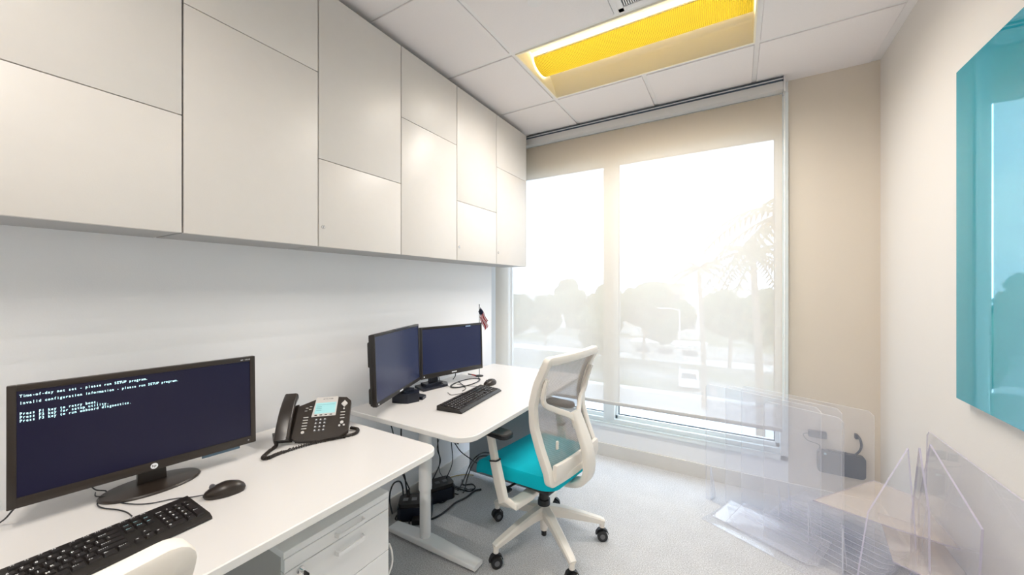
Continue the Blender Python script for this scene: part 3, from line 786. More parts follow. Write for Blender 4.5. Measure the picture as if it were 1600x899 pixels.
# mice
def mouse(loc, ang, label, cordpts, world=None):
    t = tag(empty('computer_mouse', (loc[0], loc[1], 0.7402), ang), label, 'mouse')
    mb = MB(); mb.lathe([(0.0, 0.0), (0.93, 0.0), (1.0, 0.28), (0.98, 0.42), (0.9, 0.62), (0.7, 0.84), (0.4, 0.97), (0.0, 1.0)], 'brown', seg=32)
    for v in mb.bm.verts:
        x, y, z = v.co
        v.co = (x * 0.052, y * 0.029 * (1 - 0.12 * x), z * (0.036 - 0.010 * max(0, -x)) )
    mb.build('shell', t)
    MB().cyl((-0.030, -0.003, 0.030), (-0.030, 0.003, 0.030), 0.007, 'greyplastic').build('scroll_wheel', t)
    MB().tube(loc_path(t, world) if world else cordpts, 0.0015, 'wire', 6).build('cord', t)
    return t
mouse((-1.318, 0.527, 0), math.radians(62), 'black mouse right of the foreground keyboard', None, [onz(323, 773, 0.75)] + [onz(a, b, 0.7425) for a, b in ((300, 777), (270, 780), (235, 787), (205, 788), (180, 784))] + [onz(166, 777, 0.748), onz(150, 776, 0.75), onz(149, 770, 0.744)])
mouse((-1.345, 1.985, 0), math.radians(80), 'black mouse beyond the keyboard on the window desk', [(-0.05, 0, 0.008), (-0.08, 0.02, 0.003), (-0.12, 0.08, 0.003), (-0.14, 0.16, 0.003)])

# coiled lead with red plug lying on the window desk
cc = tag(empty('coiled_lead', (-1.50, 1.93, 0.7402)), 'thin black lead coiled on the window desk, red and black plug at its end', 'cable')
ring = [(0.055 * math.cos(a * PI / 10) * (1 + 0.03 * (a // 20)), 0.13 * math.sin(a * PI / 10) * (1 + 0.04 * (a // 20)), 0.003 + 0.003 * (a / 40)) for a in range(-12, 46)]
MB().tube([(0.10, -0.16, 0.003), (0.08, -0.10, 0.003)] + ring[2:] + [(-0.02, 0.18, 0.004), (-0.06, 0.185, 0.006)], 0.0022, 'wire', 6, 2).build('lead', cc)
MB().cyl((-0.055, 0.185, 0.007), (-0.085, 0.182, 0.010), 0.005, 'red').cyl((-0.085, 0.182, 0.010), (-0.115, 0.178, 0.012), 0.004, 'wire').build('plug', cc)

# ================================================================== DESK PHONE
ph = tag(empty('desk_phone', (-1.512, 0.832, 0.7402), math.radians(47)), 'dark brown desk phone with silver-framed blue display and handset on its left', 'phone')
TI = math.radians(42)
pm = Matrix.Translation((0, 0.0, 0.016)) @ Matrix.Rotation(TI, 4, 'X')     # panel plane: x right, y up the slope, z out
PW, PL = 0.205, 0.170
pb = MB()
pb.poly([(0.0, 0.0, -0.012), (0.025, -0.014, -0.012), (PW * 0.5, -0.020, -0.012), (PW - 0.03, -0.008, -0.012), (PW, 0.012, -0.012), (PW, PL - 0.02, -0.012), (PW - 0.02, PL, -0.012), (PW - 0.055, PL + 0.004, -0.012), (0.06, PL - 0.004, -0.012), (0.0, PL - 0.03, -0.012)], 'brown', 0.022, n=(0, 0, 1), mtx=pm)
bb = [v for v in pb.bm.verts]
pb.build('body', ph)
MB().poly([(0.01, 0.0, 0.0), (0.01, 0.10, 0.0), (0.01, 0.125, 0.09), (0.01, 0.02, 0.012)], 'brown', PW - 0.02, n=(1, 0, 0)).build('stand', ph)
sc = MB().poly([(0.058, 0.085, 0.010), (0.150, 0.085, 0.010), (0.152, PL + 0.006, 0.010), (0.066, PL + 0.006, 0.010)], 'phonesilver', 0.0025, n=(0, 0, 1), mtx=pm)
mono(sc, 'POLYCOM', 0.100, PL - 0.006, 0.0045, 0.006, 'greyplastic', pm @ Matrix.Translation((0, 0, 0.0128)))
sc.poly([(0.093, PL - 0.006, 0.0127), (0.098, PL - 0.006, 0.0127), (0.0955, PL - 0.001, 0.0127)], 'greyplastic', 0.0005, n=(0, 0, 1), mtx=pm)
sc = sc.build('display_frame', ph)
lc = MB().box((0.067, 0.098, 0.0126), (0.146, 0.148, 0.0132), 'lcd', mtx=pm)
lc.box((0.070, 0.138, 0.0133), (0.143, 0.1388, 0.0135), 'lcdink', mtx=pm)
for r_ in range(3): lc.box((0.072, 0.128 - r_ * 0.008, 0.0133), (0.092, 0.130 - r_ * 0.008, 0.0135), 'lcdink', mtx=pm)
lc.build('display', sc)
for k in range(4): MB().box((0.069 + k * 0.019, 0.089, 0.012), (0.079 + k * 0.019, 0.093, 0.014), 'brown', 0.0008, 1, pm).build('soft_key', ph)
for r_ in range(4):
    for c_ in range(3):
        MB().cyl((0.079 + c_ * 0.016, 0.070 - r_ * 0.0155, 0.009), (0.079 + c_ * 0.016, 0.070 - r_ * 0.0155, 0.0135), 0.0058, 'greyplastic', 0.0045, seg=14, mtx=pm).box((0.077 + c_ * 0.016, 0.069 - r_ * 0.0155, 0.0135), (0.081 + c_ * 0.016, 0.0725 - r_ * 0.0155, 0.0139), 'ink', mtx=pm).build('dial_key', ph)
for k in range(5): MB().box((0.028, 0.084 - k * 0.0125, 0.009), (0.047, 0.088 - k * 0.0125, 0.0125), 'phonesilver', 0.001, 1, pm).build('line_key', ph)
MB().cyl((0.036, 0.020, 0.009), (0.036, 0.020, 0.013), 0.006, 'phonesilver', mtx=pm).build('button', ph)
for k in range(3): MB().box((0.168, 0.096 - k * 0.0135, 0.009), (0.186, 0.0995 - k * 0.0135, 0.0125), 'phonesilver', 0.001, 1, pm).build('line_key', ph)
for a, c_, r_ in ((0.178, 0.050, 0.0065), (0.170, 0.036, 0.004), (0.187, 0.037, 0.004), (0.180, 0.113, 0.0035)):
    MB().cyl((a, c_, 0.009), (a, c_, 0.0135), r_, 'phonesilver', mtx=pm).build('button', ph)
for a, c_ in ((0.030, 0.128), (0.044, 0.134), (0.028, 0.115), (0.043, 0.121)): MB().box((a, c_, 0.009), (a + 0.010, c_ + 0.003, 0.0115), 'phonesilver', 0.0008, 1, pm).build('button', ph)
MB().poly([(0.180, 0.121, 0.010), (0.193, 0.137, 0.010), (0.180, 0.153, 0.010), (0.167, 0.137, 0.010)], 'phonesilver', 0.004, n=(0, 0, 1), mtx=pm).build('navigation_pad', ph)
hs = MB()
hm = pm @ Matrix.Translation((-0.030, 0, 0.010))
prof = spline([(0, -0.012, 0.012), (0, 0.03, 0.026), (0, 0.085, 0.034), (0, 0.14, 0.028), (0, 0.182, 0.014)], 5)
hs.sweep(prof, 'handset', rrect(0.052, 0.026, 0.009, 4), up=(0, 0, 1), scales=[(1.0, 1.25 - 0.55 * math.sin(PI * k / (len(prof) - 1))) for k in range(len(prof))], mtx=hm)
hs.build('handset', ph)
MB().box((-0.018, -0.0052, 0.0255), (0.006, -0.0045, 0.0275), 'inklight', mtx=hm @ Matrix.Translation((0, 0, -0.008))).build('logo', ph)
MB().poly([(-0.05, -0.004, -0.012), (0.0, -0.004, -0.012), (0.0, PL - 0.015, -0.012), (-0.05, PL - 0.03, -0.012)], 'brown', 0.014, n=(0, 0, 1), mtx=pm).build('cradle', ph)
# coiled cord: world polyline turned into a helix
inv = (Matrix.Translation((-1.512, 0.832, 0.7402)) @ Matrix.Rotation(math.radians(47), 4, 'Z')).inverted()
path = [(-1.560, 0.790, 0.785), (-1.548, 0.786, 0.762), (-1.53, 0.782, 0.748), (-1.50, 0.74, 0.746), (-1.468, 0.705, 0.746), (-1.447, 0.712, 0.746), (-1.452, 0.76, 0.746), (-1.437, 0.86, 0.746), (-1.40, 0.95, 0.746), (-1.375, 1.015, 0.746), (-1.40, 1.05, 0.748), (-1.44, 1.045, 0.750)]
sp_ = spline(path, 60); hel = []; dist = 0
for k, p in enumerate(sp_):
    if k: dist += (p - sp_[k - 1]).length
    t_ = (sp_[min(k + 1, len(sp_) - 1)] - sp_[max(k - 1, 0)]).normalized(); s1 = t_.cross(UP).normalized(); s2 = s1.cross(t_)
    a = dist / 0.0046 * 2 * PI; hel.append(inv @ (p + (s1 * math.cos(a) + s2 * math.sin(a)) * 0.0055))
MB().tube(hel, 0.0020, 'handset', 5, 0).build('coiled_cord', ph)
MB().tube([inv @ V((-1.50, 1.04, 0.748)), inv @ V((-1.53, 1.08, 0.743)), inv @ V((-1.60, 1.09, 0.743)), inv @ V((-1.66, 1.08, 0.743))], 0.0016, 'wirewhite', 6).build('network_cord', ph)

# ================================================================== OFFICE CHAIRS
def office_chair(loc, ang, label, base_rot=0):
    t = tag(empty('office_chair', (loc[0], loc[1], 0), ang), label, 'chair', 'white framed office chairs')
    def prof(z):
        pts = [(0.42, -0.205), (0.50, -0.190), (0.60, -0.148), (0.70, -0.115), (0.80, -0.112), (0.90, -0.140), (1.02, -0.200)]
        for (z0, x0), (z1, x1) in zip(pts, pts[1:]):
            if z <= z1:
                u = (z - z0) / (z1 - z0); return x0 + (x1 - x0) * u
        return pts[-1][1]
    ringp = []; Hw, Z0, Z1, r = 0.236, 0.455, 1.018, 0.014
    def hw(z): return Hw - 0.012 * (1 - min(1, (z - Z0) / 0.5))
    o = rrect(2 * Hw, Z1 - Z0, r, 5)
    # resample the rounded rectangle into many points along the long sides
    dense = []
    for a, c in zip(o, o[1:] + o[:1]):
        a, c = V((a[0], a[1])), V((c[0], c[1])); n_ = max(1, int((c - a).length / 0.03))
        for k in range(n_): dense.append(a.lerp(c, k / n_))
    for p in dense:
        z = p.y + (Z0 + Z1) / 2; y = p.x * hw(z) / Hw
        ringp.append(V((prof(z) - 0.05 * (abs(y) / Hw) ** 2 * -1 * 0.35, y, z)))
    fb = MB()
    cy_ = V((0, 0, (Z0 + Z1) / 2))
    # ring: rectangular section oriented so its wide face looks front/back
    n_ = len(ringp); rings = []
    for k in range(n_):
        tt = (ringp[(k + 1) % n_] - ringp[k - 1]).normalized(); nx = V((1, 0, 0)); nx = (nx - tt * nx.dot(tt)).normalized(); sd = tt.cross(nx)
        rings.append([fb.bm.verts.new(ringp[k] + sd * a + nx * b_) for a, b_ in rrect(0.040, 0.036, 0.007, 2)])
    i = fb.mi('chairwhite'); q = len(rings[0])
    for k in range(n_):
        A, B = rings[k], rings[(k + 1) % n_]
        for j in range(q): fb.bm.faces.new((A[j], A[(j + 1) % q], B[(j + 1) % q], B[j])).material_index = i
    bmesh.ops.recalc_face_normals(fb.bm, faces=fb.bm.faces[:])
    # wide lower lip
    fb.build('back_frame', t)
    ms = MB(); P = []
    for a in range(19):
        z = Z0 + 0.012 + (Z1 - Z0 - 0.024) * a / 18
        P.append([(prof(z) - 0.006 + 0.0175 * (y / Hw) ** 2 , y, z) for y in [hw(z) * 0.97 * (-1 + 2 * k / 12) for k in range(13)]])
    ms.grid(P, 'mesh'); ms.build('mesh_back', t)
    lp = MB(); lp.sweep([(prof(0.49) - 0.010, y * 1.06, 0.492 + 0.01 * (y / 0.2) ** 2) for y in [-0.2 + 0.04 * k for k in range(11)]], 'chairwhite', rrect(0.022, 0.07, 0.006, 2))
    lp.build('lower_rail', t)
    # Y support
    ysup = MB()
    for s_ in (-1, 1):
        pts = spline([(prof(0.93) - 0.012, s_ * 0.222, 0.93), (prof(0.86) - 0.016, s_ * 0.216, 0.86), (prof(0.80) - 0.026, s_ * 0.20, 0.805), (prof(0.76) - 0.036, s_ * 0.13, 0.765), (-0.190, s_ * 0.035, 0.715), (-0.205, s_ * 0.015, 0.66)], 4)
        ysup.sweep(pts, 'chairwhite', rrect(0.030, 0.020, 0.007, 2), up=(-1, 0, 0), scales=[(0.6 + 0.55 * k / (len(pts) - 1), 1) for k in range(len(pts))])
    pts = spline([(-0.188, 0, 0.735), (-0.220, 0, 0.66), (-0.258, 0, 0.56), (-0.268, 0, 0.46), (-0.235, 0, 0.395), (-0.15, 0, 0.365), (-0.03, 0, 0.362)], 4)
    ysup.sweep(pts, 'chairwhite', rrect(0.075, 0.034, 0.012, 3), up=(-1, 0, 0), scales=[(0.85 + 0.35 * math.sin(PI * k / (len(pts) - 1)), 1) for k in range(len(pts))])
    ysup.build('back_support', t)
    MB().box((-0.175, 0.13, 0.58), (-0.165, 0.145, 0.62), 'chairwhite', 0.003).build('lumbar_tab', t)
    # seat cushion
    sx0, sx1, sy = -0.205, 0.292, 0.262; P = []
    cu = MB(); nx_, ny_ = 18, 18
    for layer in (0, 1):
        pass
    def outline(sc_, zf):
        o_ = []
        for (a, c) in rrect(sx1 - sx0, 2 * sy, 0.07, 6):
            x = (a * sc_) + (sx0 + sx1) / 2; y = c * sc_ * (1.0 if x > 0 else 1.0 - 0.10 * (-x / 0.2)); o_.append(V((x, y, zf(x, y))))
        return o_
    dip = lambda x, y: 0.012 * (y / 0.25) ** 2 - 0.030 * max(0, (x - 0.14) / 0.12) ** 2 + 0.008 * max(0, -x / 0.2)
    levels = [(0.93, lambda x, y: 0.392 + dip(x, y)), (0.99, lambda x, y: 0.398 + dip(x, y)), (1.0, lambda x, y: 0.415 + dip(x, y)), (0.985, lambda x, y: 0.447 + dip(x, y)), (0.95, lambda x, y: 0.459 + dip(x, y)), (0.8, lambda x, y: 0.462 + dip(x, y)), (0.5, lambda x, y: 0.460 + dip(x, y)), (0.2, lambda x, y: 0.458 + dip(x, y))]
    rr = [[cu.bm.verts.new(p) for p in outline(s1, zf)] for s1, zf in levels]; i = cu.mi('teal')
    for A, B in zip(rr, rr[1:]):
        for j in range(len(A)): cu.bm.faces.new((A[j], A[(j + 1) % len(A)], B[(j + 1) % len(A)], B[j])).material_index = i
    cu.bm.faces.new(rr[0][::-1]).material_index = i; cu.bm.faces.new(rr[-1]).material_index = i
    cu.build('seat', t)
    sh = MB()
    sh.box((-0.16, -0.20, 0.372), (0.20, 0.20, 0.398), 'chairblack', 0.008)
    sh.box((-0.10, -0.07, 0.330), (0.10, 0.07, 0.376), 'chairblack', 0.012)
    sh.cyl((0.06, 0.07, 0.350), (0.07, 0.24, 0.352), 0.006, 'chairblack'); sh.box((0.04, 0.22, 0.345), (0.10, 0.255, 0.357), 'chairblack', 0.004)
    sh.build('seat_mechanism', t)
    # arms
    for s_ in (-1, 1):
        ar = MB()
        pts = [(-0.04, s_ * 0.12, 0.352), (-0.04, s_ * 0.20, 0.340), (-0.015, s_ * 0.275, 0.322), (0.030, s_ * 0.302, 0.335), (0.054, s_ * 0.305, 0.42), (0.082, s_ * 0.306, 0.52)]
        ar.sweep(pts, 'chairwhite', rrect(0.034, 0.052, 0.008, 3), up=(1, 0, 0.01), scales=[(.8, 1.2), (.8, 1.2), (1, 1.25), (1, 1.15), (1, 1), (0.95, 0.95)])
        a_ = ar.build('armrest', t)
        up_ = MB(); up_.sweep([(0.077, s_ * 0.306, 0.50), (0.112, s_ * 0.306, 0.642)], 'chairwhite', rrect(0.026, 0.040, 0.007, 3), up=(1, 0, 0)); up_.build('arm_post', a_)
        cr = MB()
        cr.sweep([(0.0800, s_ * 0.306, 0.515), (0.0815, s_ * 0.306, 0.521)], 'chairblack', rrect(0.037, 0.053, 0.008, 3), up=(1, 0, 0)); cr.build('collar', a_)
        pdm = MB(); pdm.poly([(x + 0.125, y + s_ * 0.300, 0.642) for x, y in rrect(0.27, 0.085, 0.032, 6)], 'chairblack', 0.014, n=(0, 0, 1))
        pdm.poly([(x + 0.125, y + s_ * 0.300, 0.656) for x, y in rrect(0.257, 0.073, 0.028, 6)], 'padtop', 0.009, n=(0, 0, 1))
        pdm.build('arm_pad', a_)
    # column
    gc = MB(); gc.cyl((0, 0, 0.185), (0, 0, 0.335), 0.026, 'chairblack', seg=24); gc.cyl((0, 0, 0.195), (0, 0, 0.225), 0.033, 'chairblack', seg=24)
    gc.build('gas_column', t)
    hb = MB(); hb.lathe([(0.0, 0.06), (0.020, 0.06), (0.022, 0.11), (0.028, 0.13), (0.040, 0.15), (0.042, 0.185), (0.035, 0.196), (0.0, 0.196)], 'chairwhite')
    hub = hb.build('base_hub', t)
    MB().cyl((0, 0, 0.030), (0, 0, 0.062), 0.014, 'chairblack').build('column_tip', hub)
    for k in range(5):
        a = math.radians(base_rot + 72 * k); rm = Matrix.Rotation(a, 4, 'Z')
        lg = MB(); pts = [(0.02, 0, 0.165), (0.10, 0, 0.155), (0.20, 0, 0.132), (0.300, 0, 0.106), (0.324, 0, 0.098)]
        lg.sweep(pts, 'chairwhite', [(-.017, -.5), (.017, -.5), (.022, .3), (.014, .5), (-.014, .5), (-.022, .3)], scales=[(1.2, .062), (1.1, .052), (1, .042), (.9, .030), (.8, .024)], mtx=rm)
        lg.cyl((0.314, 0, 0.068), (0.314, 0, 0.10), 0.014, 'chairwhite', mtx=rm)
        l_ = lg.build('base_leg', t)
        cs = MB(); sw = Matrix.Translation((0.314, 0, 0)) @ Matrix.Rotation(1.1 + k * 1.7, 4, 'Z')
        for s_ in (-1, 1):
            cs.cyl((0, s_ * 0.008, 0.0275), (0, s_ * 0.024, 0.0275), 0.0275, 'chairblack', seg=24, mtx=rm @ sw)
            cs.cyl((0, s_ * 0.0235, 0.0275), (0, s_ * 0.0255, 0.0275), 0.013, 'greyplastic', seg=16, mtx=rm @ sw)
        for q_ in range(7):
            a0 = math.radians(10 + q_ * 24); a1 = math.radians(10 + (q_ + 1) * 24)
            cs.poly([(0.031 * math.cos(a0), -0.010, 0.0275 + 0.031 * math.sin(a0)), (0.035 * math.cos(a0), -0.010, 0.0275 + 0.036 * math.sin(a0)), (0.035 * math.cos(a1), -0.010, 0.0275 + 0.036 * math.sin(a1)), (0.031 * math.cos(a1), -0.010, 0.0275 + 0.031 * math.sin(a1))], 'chairblack', 0.02, n=(0, 1, 0), mtx=rm @ sw)
        cs.cyl((0.0, 0, 0.05), (0.0, 0, 0.07), 0.008, 'chairblack', mtx=rm @ sw)
        cs.build('caster', l_)
    return t
ch1 = office_chair((-0.888, 1.825), math.radians(172), 'teal seated office chair with white frame and grey mesh back, at the window desk', base_rot=4)
ch2 = copy_tree(ch1); ch2.location = (-0.798, -0.043, 0); ch2.rotation_euler = (0, 0, math.radians(180))
ch2['label'] = 'white framed mesh back of the nearer chair, drawn up to the foreground desk'

# ================================================================== SHADE
sh = tag(empty('roller_shade', (-0.83, YB - 0.07, 2.69)), 'wide translucent roller shade hanging over the window', 'roller shade')
SX0, SX1 = -1.925, 0.252
x0, x1 = SX0 + 0.83, SX1 + 0.83
P = []
for a in range(2):
    P = [[(x, 0.0, -0.10), (x, 0.0, 0.462 - 2.69)] for x in (x0, x1)]
MB().grid(P, 'shade').build('shade_fabric', sh)
MB().box((x0, -0.006, 0.440 - 2.69), (x1, 0.006, 0.466 - 2.69), 'cabbody' if False else 'shadebar', 0.003).build('bottom_bar', sh)['label'] = 'grey bar along the hem'
MB().box((x0 - 0.005, -0.035, -0.085), (x1 + 0.005, 0.03, -0.030), 'shadebar', 0.006).build('cassette', sh)
MB().box((x0 - 0.005, -0.032, -0.030), (x1 + 0.005, 0.03, -0.004), 'navybar', 0.002).build('mounting_rail', sh)
MB().box((x0 - 0.002, -0.0375, -0.020), (x1 + 0.002, -0.033, -0.014), 'steel').build('rail_edge', sh)
MB().box((x1 + 0.004, -0.04, -0.10), (x1 + 0.014, 0.035, 0.0), 'steel', 0.002).build('end_bracket', sh)
chn = MB()
chn.tube([(x1 + 0.012, -0.012, -0.06), (x1 + 0.013, -0.012, -1.2), (x1 + 0.012, -0.012, -2.05)], 0.0022, 'wirewhite', 6, 0)
chn.tube([(x1 + 0.012, 0.012, -0.06), (x1 + 0.013, 0.012, -1.2), (x1 + 0.012, -0.012, -2.05)], 0.0022, 'wirewhite', 6, 0)
chn.build('bead_chain', sh)

# ================================================================== TEAL GLASS BOARD
gb = tag(empty('glass_board', (0.695, 1.4, 0.954)), 'large glossy teal glass board hung on the right wall', 'glass board')
MB().box((0, -0.65, 0), (0.006, 0.622, 1.196), 'board', 0.001, 1).build('glass_panel', gb)
for y_ in (-0.55, 0.54):
    for z_ in (0.08, 1.11): MB().cyl((0.006, y_, z_), (0.0325, y_, z_), 0.012, 'steel').build('standoff', gb)

# ================================================================== WALL DEVICE
wd = tag(empty('power_pack', (0.545, YB, 0.29)), 'flat dark rounded box on the back wall below the small adapter', 'power pack')
MB().poly([(x, -0.002, z) for x, z in rrect(0.225, 0.135, 0.022, 6)], 'walldevice', 0.035, n=(0, -1, 0)).box((-0.06, -0.025, 0.065), (0.03, -0.008, 0.073), 'walldevice', 0.002).build('housing', wd)
MB().tube([(0.065, -0.02, 0.066), (0.085, -0.03, 0.10), (0.092, -0.035, 0.14), (0.085, -0.02, 0.175), (0.07, -0.003, 0.185)], 0.006, 'walldevice', 8).box((0.066, -0.03, 0.165), (0.08, -0.001, 0.195), 'walldevice', 0.003).build('lead', wd)
MB().cyl((-0.075, -0.037, 0.05), (-0.075, -0.0385, 0.05), 0.007, 'inkblue').build('indicator', wd)
ad = tag(empty('power_adapter', (0.435, YB, 0.445)), 'small dark power adapter plugged into the back wall above the flat box', 'power adapter')
MB().box((-0.045, -0.035, -0.02), (0.045, -0.001, 0.022), 'walldevice', 0.006).build('adapter_body', ad)
MB().tube([(-0.045, -0.02, 0.0), (-0.07, -0.02, -0.01), (-0.05, -0.02, -0.045), (0.005, -0.02, -0.06), (0.012, -0.02, -0.085)], 0.0022, 'walldevice', 6).build('cord', ad)

# ================================================================== FLAG
fl = tag(empty('small_flag', (-1.542, 2.140, 0.7402)), 'small striped red, white and blue flag on a thin black stick beside the monitor', 'flag')
MB().cyl((0, 0, 0.004), (0, 0, 0.495), 0.0022, 'wire', seg=8).sphere((0, 0, 0.498), 0.004, 'wire').build('stick', fl)
MB().lathe([(0.0, 0.0), (0.028, 0.0), (0.028, 0.004), (0.006, 0.009), (0.0, 0.01)], 'blackmat').build('stand', fl)
M['flagred'] = pbr('flag_red', (0.50, 0.05, 0.06), 0.8); M['flagwhite'] = pbr('flag_white', (0.75, 0.74, 0.76), 0.8); M['flagblue'] = pbr('flag_blue', (0.03, 0.04, 0.09), 0.8)
fm = MB(); nu, nv = 26, 16; W_, H_ = 0.125, 0.080
def fp(u, v):   # u along the stripe (0 at the stick), v down the hoist; limp cloth falls from the stick
    a = 1.05
    x = u * W_ * math.cos(a) * 0.55 + 0.006 * math.sin(v * 9 + u * 3); z = 0.49 - v * H_ * 0.95 - u * W_ * math.sin(a) * (0.95) ; y = 0.010 * math.sin(u * 7 + v * 3) * u + 0.035 * u
    return V((x * 1.3 - 0.012 * v * 1.0 * u, y, z))
Vg = [[fm.bm.verts.new(fp(i / nu, j / nv)) for i in range(nu + 1)] for j in range(nv + 1)]
for j in range(nv):
    for i in range(nu):
        st = int((j + 0.5) / nv * 13); mt_ = 'flagred' if st % 2 == 0 else 'flagwhite'
        if (i + .5) / nu < 0.40 and (j + .5) / nv < 7 / 13: mt_ = 'flagblue'
        fm.bm.faces.new((Vg[j][i], Vg[j][i + 1], Vg[j + 1][i + 1], Vg[j + 1][i])).material_index = fm.mi(mt_)
bmesh.ops.solidify(fm.bm, geom=fm.bm.faces[:], thickness=0.0006)
fm.build('cloth', fl)

# ================================================================== UNDER-DESK EQUIPMENT
def ups(loc, ang, label):
    t = tag(empty('battery_backup', (loc[0], loc[1], 0), ang), label, 'battery backup', 'black battery backups under the window desk')
    MB().poly([(x, y, 0.0) for x, y in rrect(0.20, 0.13, 0.03, 5)], 'navy', 0.075, n=(0, 0, 1)).poly([(x, y, 0.075) for x, y in rrect(0.188, 0.118, 0.028, 5)], 'black', 0.022, n=(0, 0, 1)).build('housing', t)
    for k in range(3): MB().box((-0.07 + k * 0.05, -0.02, 0.0965), (-0.04 + k * 0.05, 0.012, 0.0985), 'greyplastic', 0.001, 1).build('socket', t)
    MB().cyl((-0.045, 0.03, 0.097), (-0.045, 0.03, 0.135), 0.012, 'black', 0.008).build('plug', t)
    return t
ups((-1.648, 1.635), math.radians(38), 'black battery backup on the floor left of the white desk leg')
ups((-1.660, 1.845), math.radians(62), 'black battery backup on the floor right of the white desk leg')
def cable(label, pts, r=0.0035, m='wire', name='cable'):
    o = MB().tube(pts, r, m, 7, 8).build(name); o['group'] = 'cables tangled under the desks'; return tag(o, label, 'cable')
F_ = lambda *q: [onz(a, b, 0.007) for a, b in q]
X_ = lambda x, *q: [onx(a, b, x) for a, b in q]
cable('black cable hanging behind the white desk leg down to the battery backup', X_(-1.72, (683, 676), (685, 705), (688, 722), (680, 742), (672, 758)), 0.004)
cable('thin black cable dangling beside the thicker one behind the desk leg', X_(-1.73, (689, 676), (683, 700), (687, 716), (687, 738)) + F_((700, 752), (712, 760), (730, 764)), 0.0022)
cable('black cable looping from the desk edge past the left wall to the floor', X_(-1.62, (704, 680), (706, 700), (707, 722), (700, 742)) + F_((690, 757), (680, 762)), 0.003)
cable('black cable with a small plug running from the desk edge towards the teal seat', [onx(702, 683, -1.50), onx(710, 692, -1.48), onx(720, 706, -1.42), onx(736, 718, -1.33), onx(750, 727, -1.24)], 0.003)
cable('short black lead with a small plug hanging under the desk edge', [onx(700, 680, -1.52), onx(706, 690, -1.52), onx(713, 692, -1.52), onx(716, 694, -1.52)], 0.004)
cable('black cable arching from the chair down to the floor cables', X_(-1.22, (766, 708), (754, 708), (742, 716)) + X_(-1.35, (734, 727), (727, 745)) + F_((716, 766), (700, 780), (690, 786), (676, 784)), 0.0035)
cable('second black cable arching from the chair to the floor, just inside the first', X_(-1.20, (766, 713), (752, 713), (744, 719)) + X_(-1.32, (737, 730), (730, 748)) + F_((724, 770), (712, 772), (694, 760), (684, 758)), 0.0035)
cable('thick black cable snaking across the carpet right of the desk leg', F_((752, 765), (741, 768), (728, 778), (712, 786), (700, 796), (688, 805), (676, 811), (664, 814)), 0.0055)
cable('black cable doubling back on the carpet beside the teal seat', F_((722, 750), (724, 758), (738, 757), (742, 763), (732, 768), (712, 762), (696, 756)), 0.004)
cable('yellow cable lying on the carpet beside the battery backups', [onz(684, 755, 0.08), onz(687, 770, 0.03)] + F_((680, 783), (668, 792), (655, 800), (640, 808), (625, 815), (614, 821)), 0.003, 'wireyellow')
cable('yellow and green cable running along the carpet towards the chair', F_((692, 752), (708, 745), (726, 742), (740, 743)), 0.003, 'wireyellow')
cable('black power lead arching up from the left battery backup', X_(-1.63, (630, 775), (629, 762), (625, 753), (616, 755), (610, 768), (609, 785)) + F_((613, 803)), 0.0045)
cable('twisted black cable hanging between the two desks above the left battery backup', X_(-1.70, (627, 655), (627, 690), (629, 728), (630, 738), (633, 748), (636, 772)), 0.0045)
cable('black cable hanging at the left end of the gap between the desktops', X_(-1.73, (607, 656), (612, 668), (616, 685), (624, 715), (628, 738), (640, 765)), 0.0035)
cable('black cable looped on the carpet in front of the left battery backup', F_((624, 800), (618, 812), (634, 814), (640, 806), (640, 822), (652, 828), (660, 822)), 0.004)
cable('thin black cable crossing the carpet from the battery backup to the chair', F_((684, 756), (700, 762), (722, 766), (742, 764)), 0.0028)
cable('white cable hanging beside the drawer unit to the floor', X_(-1.10, (608, 850), (612, 862), (613, 878), (609, 893), (603, 905)), 0.0035, 'wirewhite')
pa = tag(empty('power_brick', onz(652, 822, 0.0) + V((0, 0.03, 0)), 0.6), 'small black power brick on the carpet behind the white desk leg', 'power brick')
MB().box((-0.05, -0.025, 0), (0.05, 0.025, 0.032), 'black', 0.008).build('brick_body', pa)

# ================================================================== ACRYLIC SHIELDS AND SHEETS
def sheet(mb, pts, th=0.005, face='acrylic', edge='acryledgeL'): mb.poly(pts, face, th, edge=edge)
dv = V((0.899, -0.438, 0))
def shield(base, length, label, fins=((0.04, 0.06), (0.9, 0.06)), h=0.742, back=1):
    """upright pane along dv with two low side feet"""
    b0 = V((*base, 0)); t = tag(empty('acrylic_shield', b0, 0), label, 'acrylic shield', 'clear acrylic shields stored in the corner')
    e = dv * length; c = 0.02
    m = MB(); pts = [(0, 0, 0.0), e * 1.0, e + V((0, 0, h - c)), e * (1 - c / length) + V((0, 0, h)), dv * c + V((0, 0, h)), V((0, 0, h - c))]
    sheet(m, pts); m.build('pane', t)
    nrm = V((-dv.y, dv.x, 0))
    for f_, L_ in fins:
        o_ = e * f_; m = MB()
        sheet(m, [o_ + nrm * 0.006, o_ + nrm * L_, o_ + nrm * L_ + V((0, 0, 0.03)), o_ + nrm * 0.006 + V((0, 0, 0.22))], 0.005, 'acrylic', 'acryledgeL')
        m.build('side_foot', t)
    return t
shield((-0.165, 2.720), 0.60, 'clear acrylic shield standing furthest left under the window')
shield((-0.055, 2.745), 0.575, 'clear acrylic shield standing second from the left under the window', fins=((0.5, .06),))
shield((0.032, 2.790), 0.62, 'clear acrylic shield standing third from the left, ending near the right corner', fins=((0.4, .06),))
shield((0.132, 2.47), 0.34, 'short clear acrylic shield standing in front of the dark wall box', fins=((0.97, .06),), h=0.742)

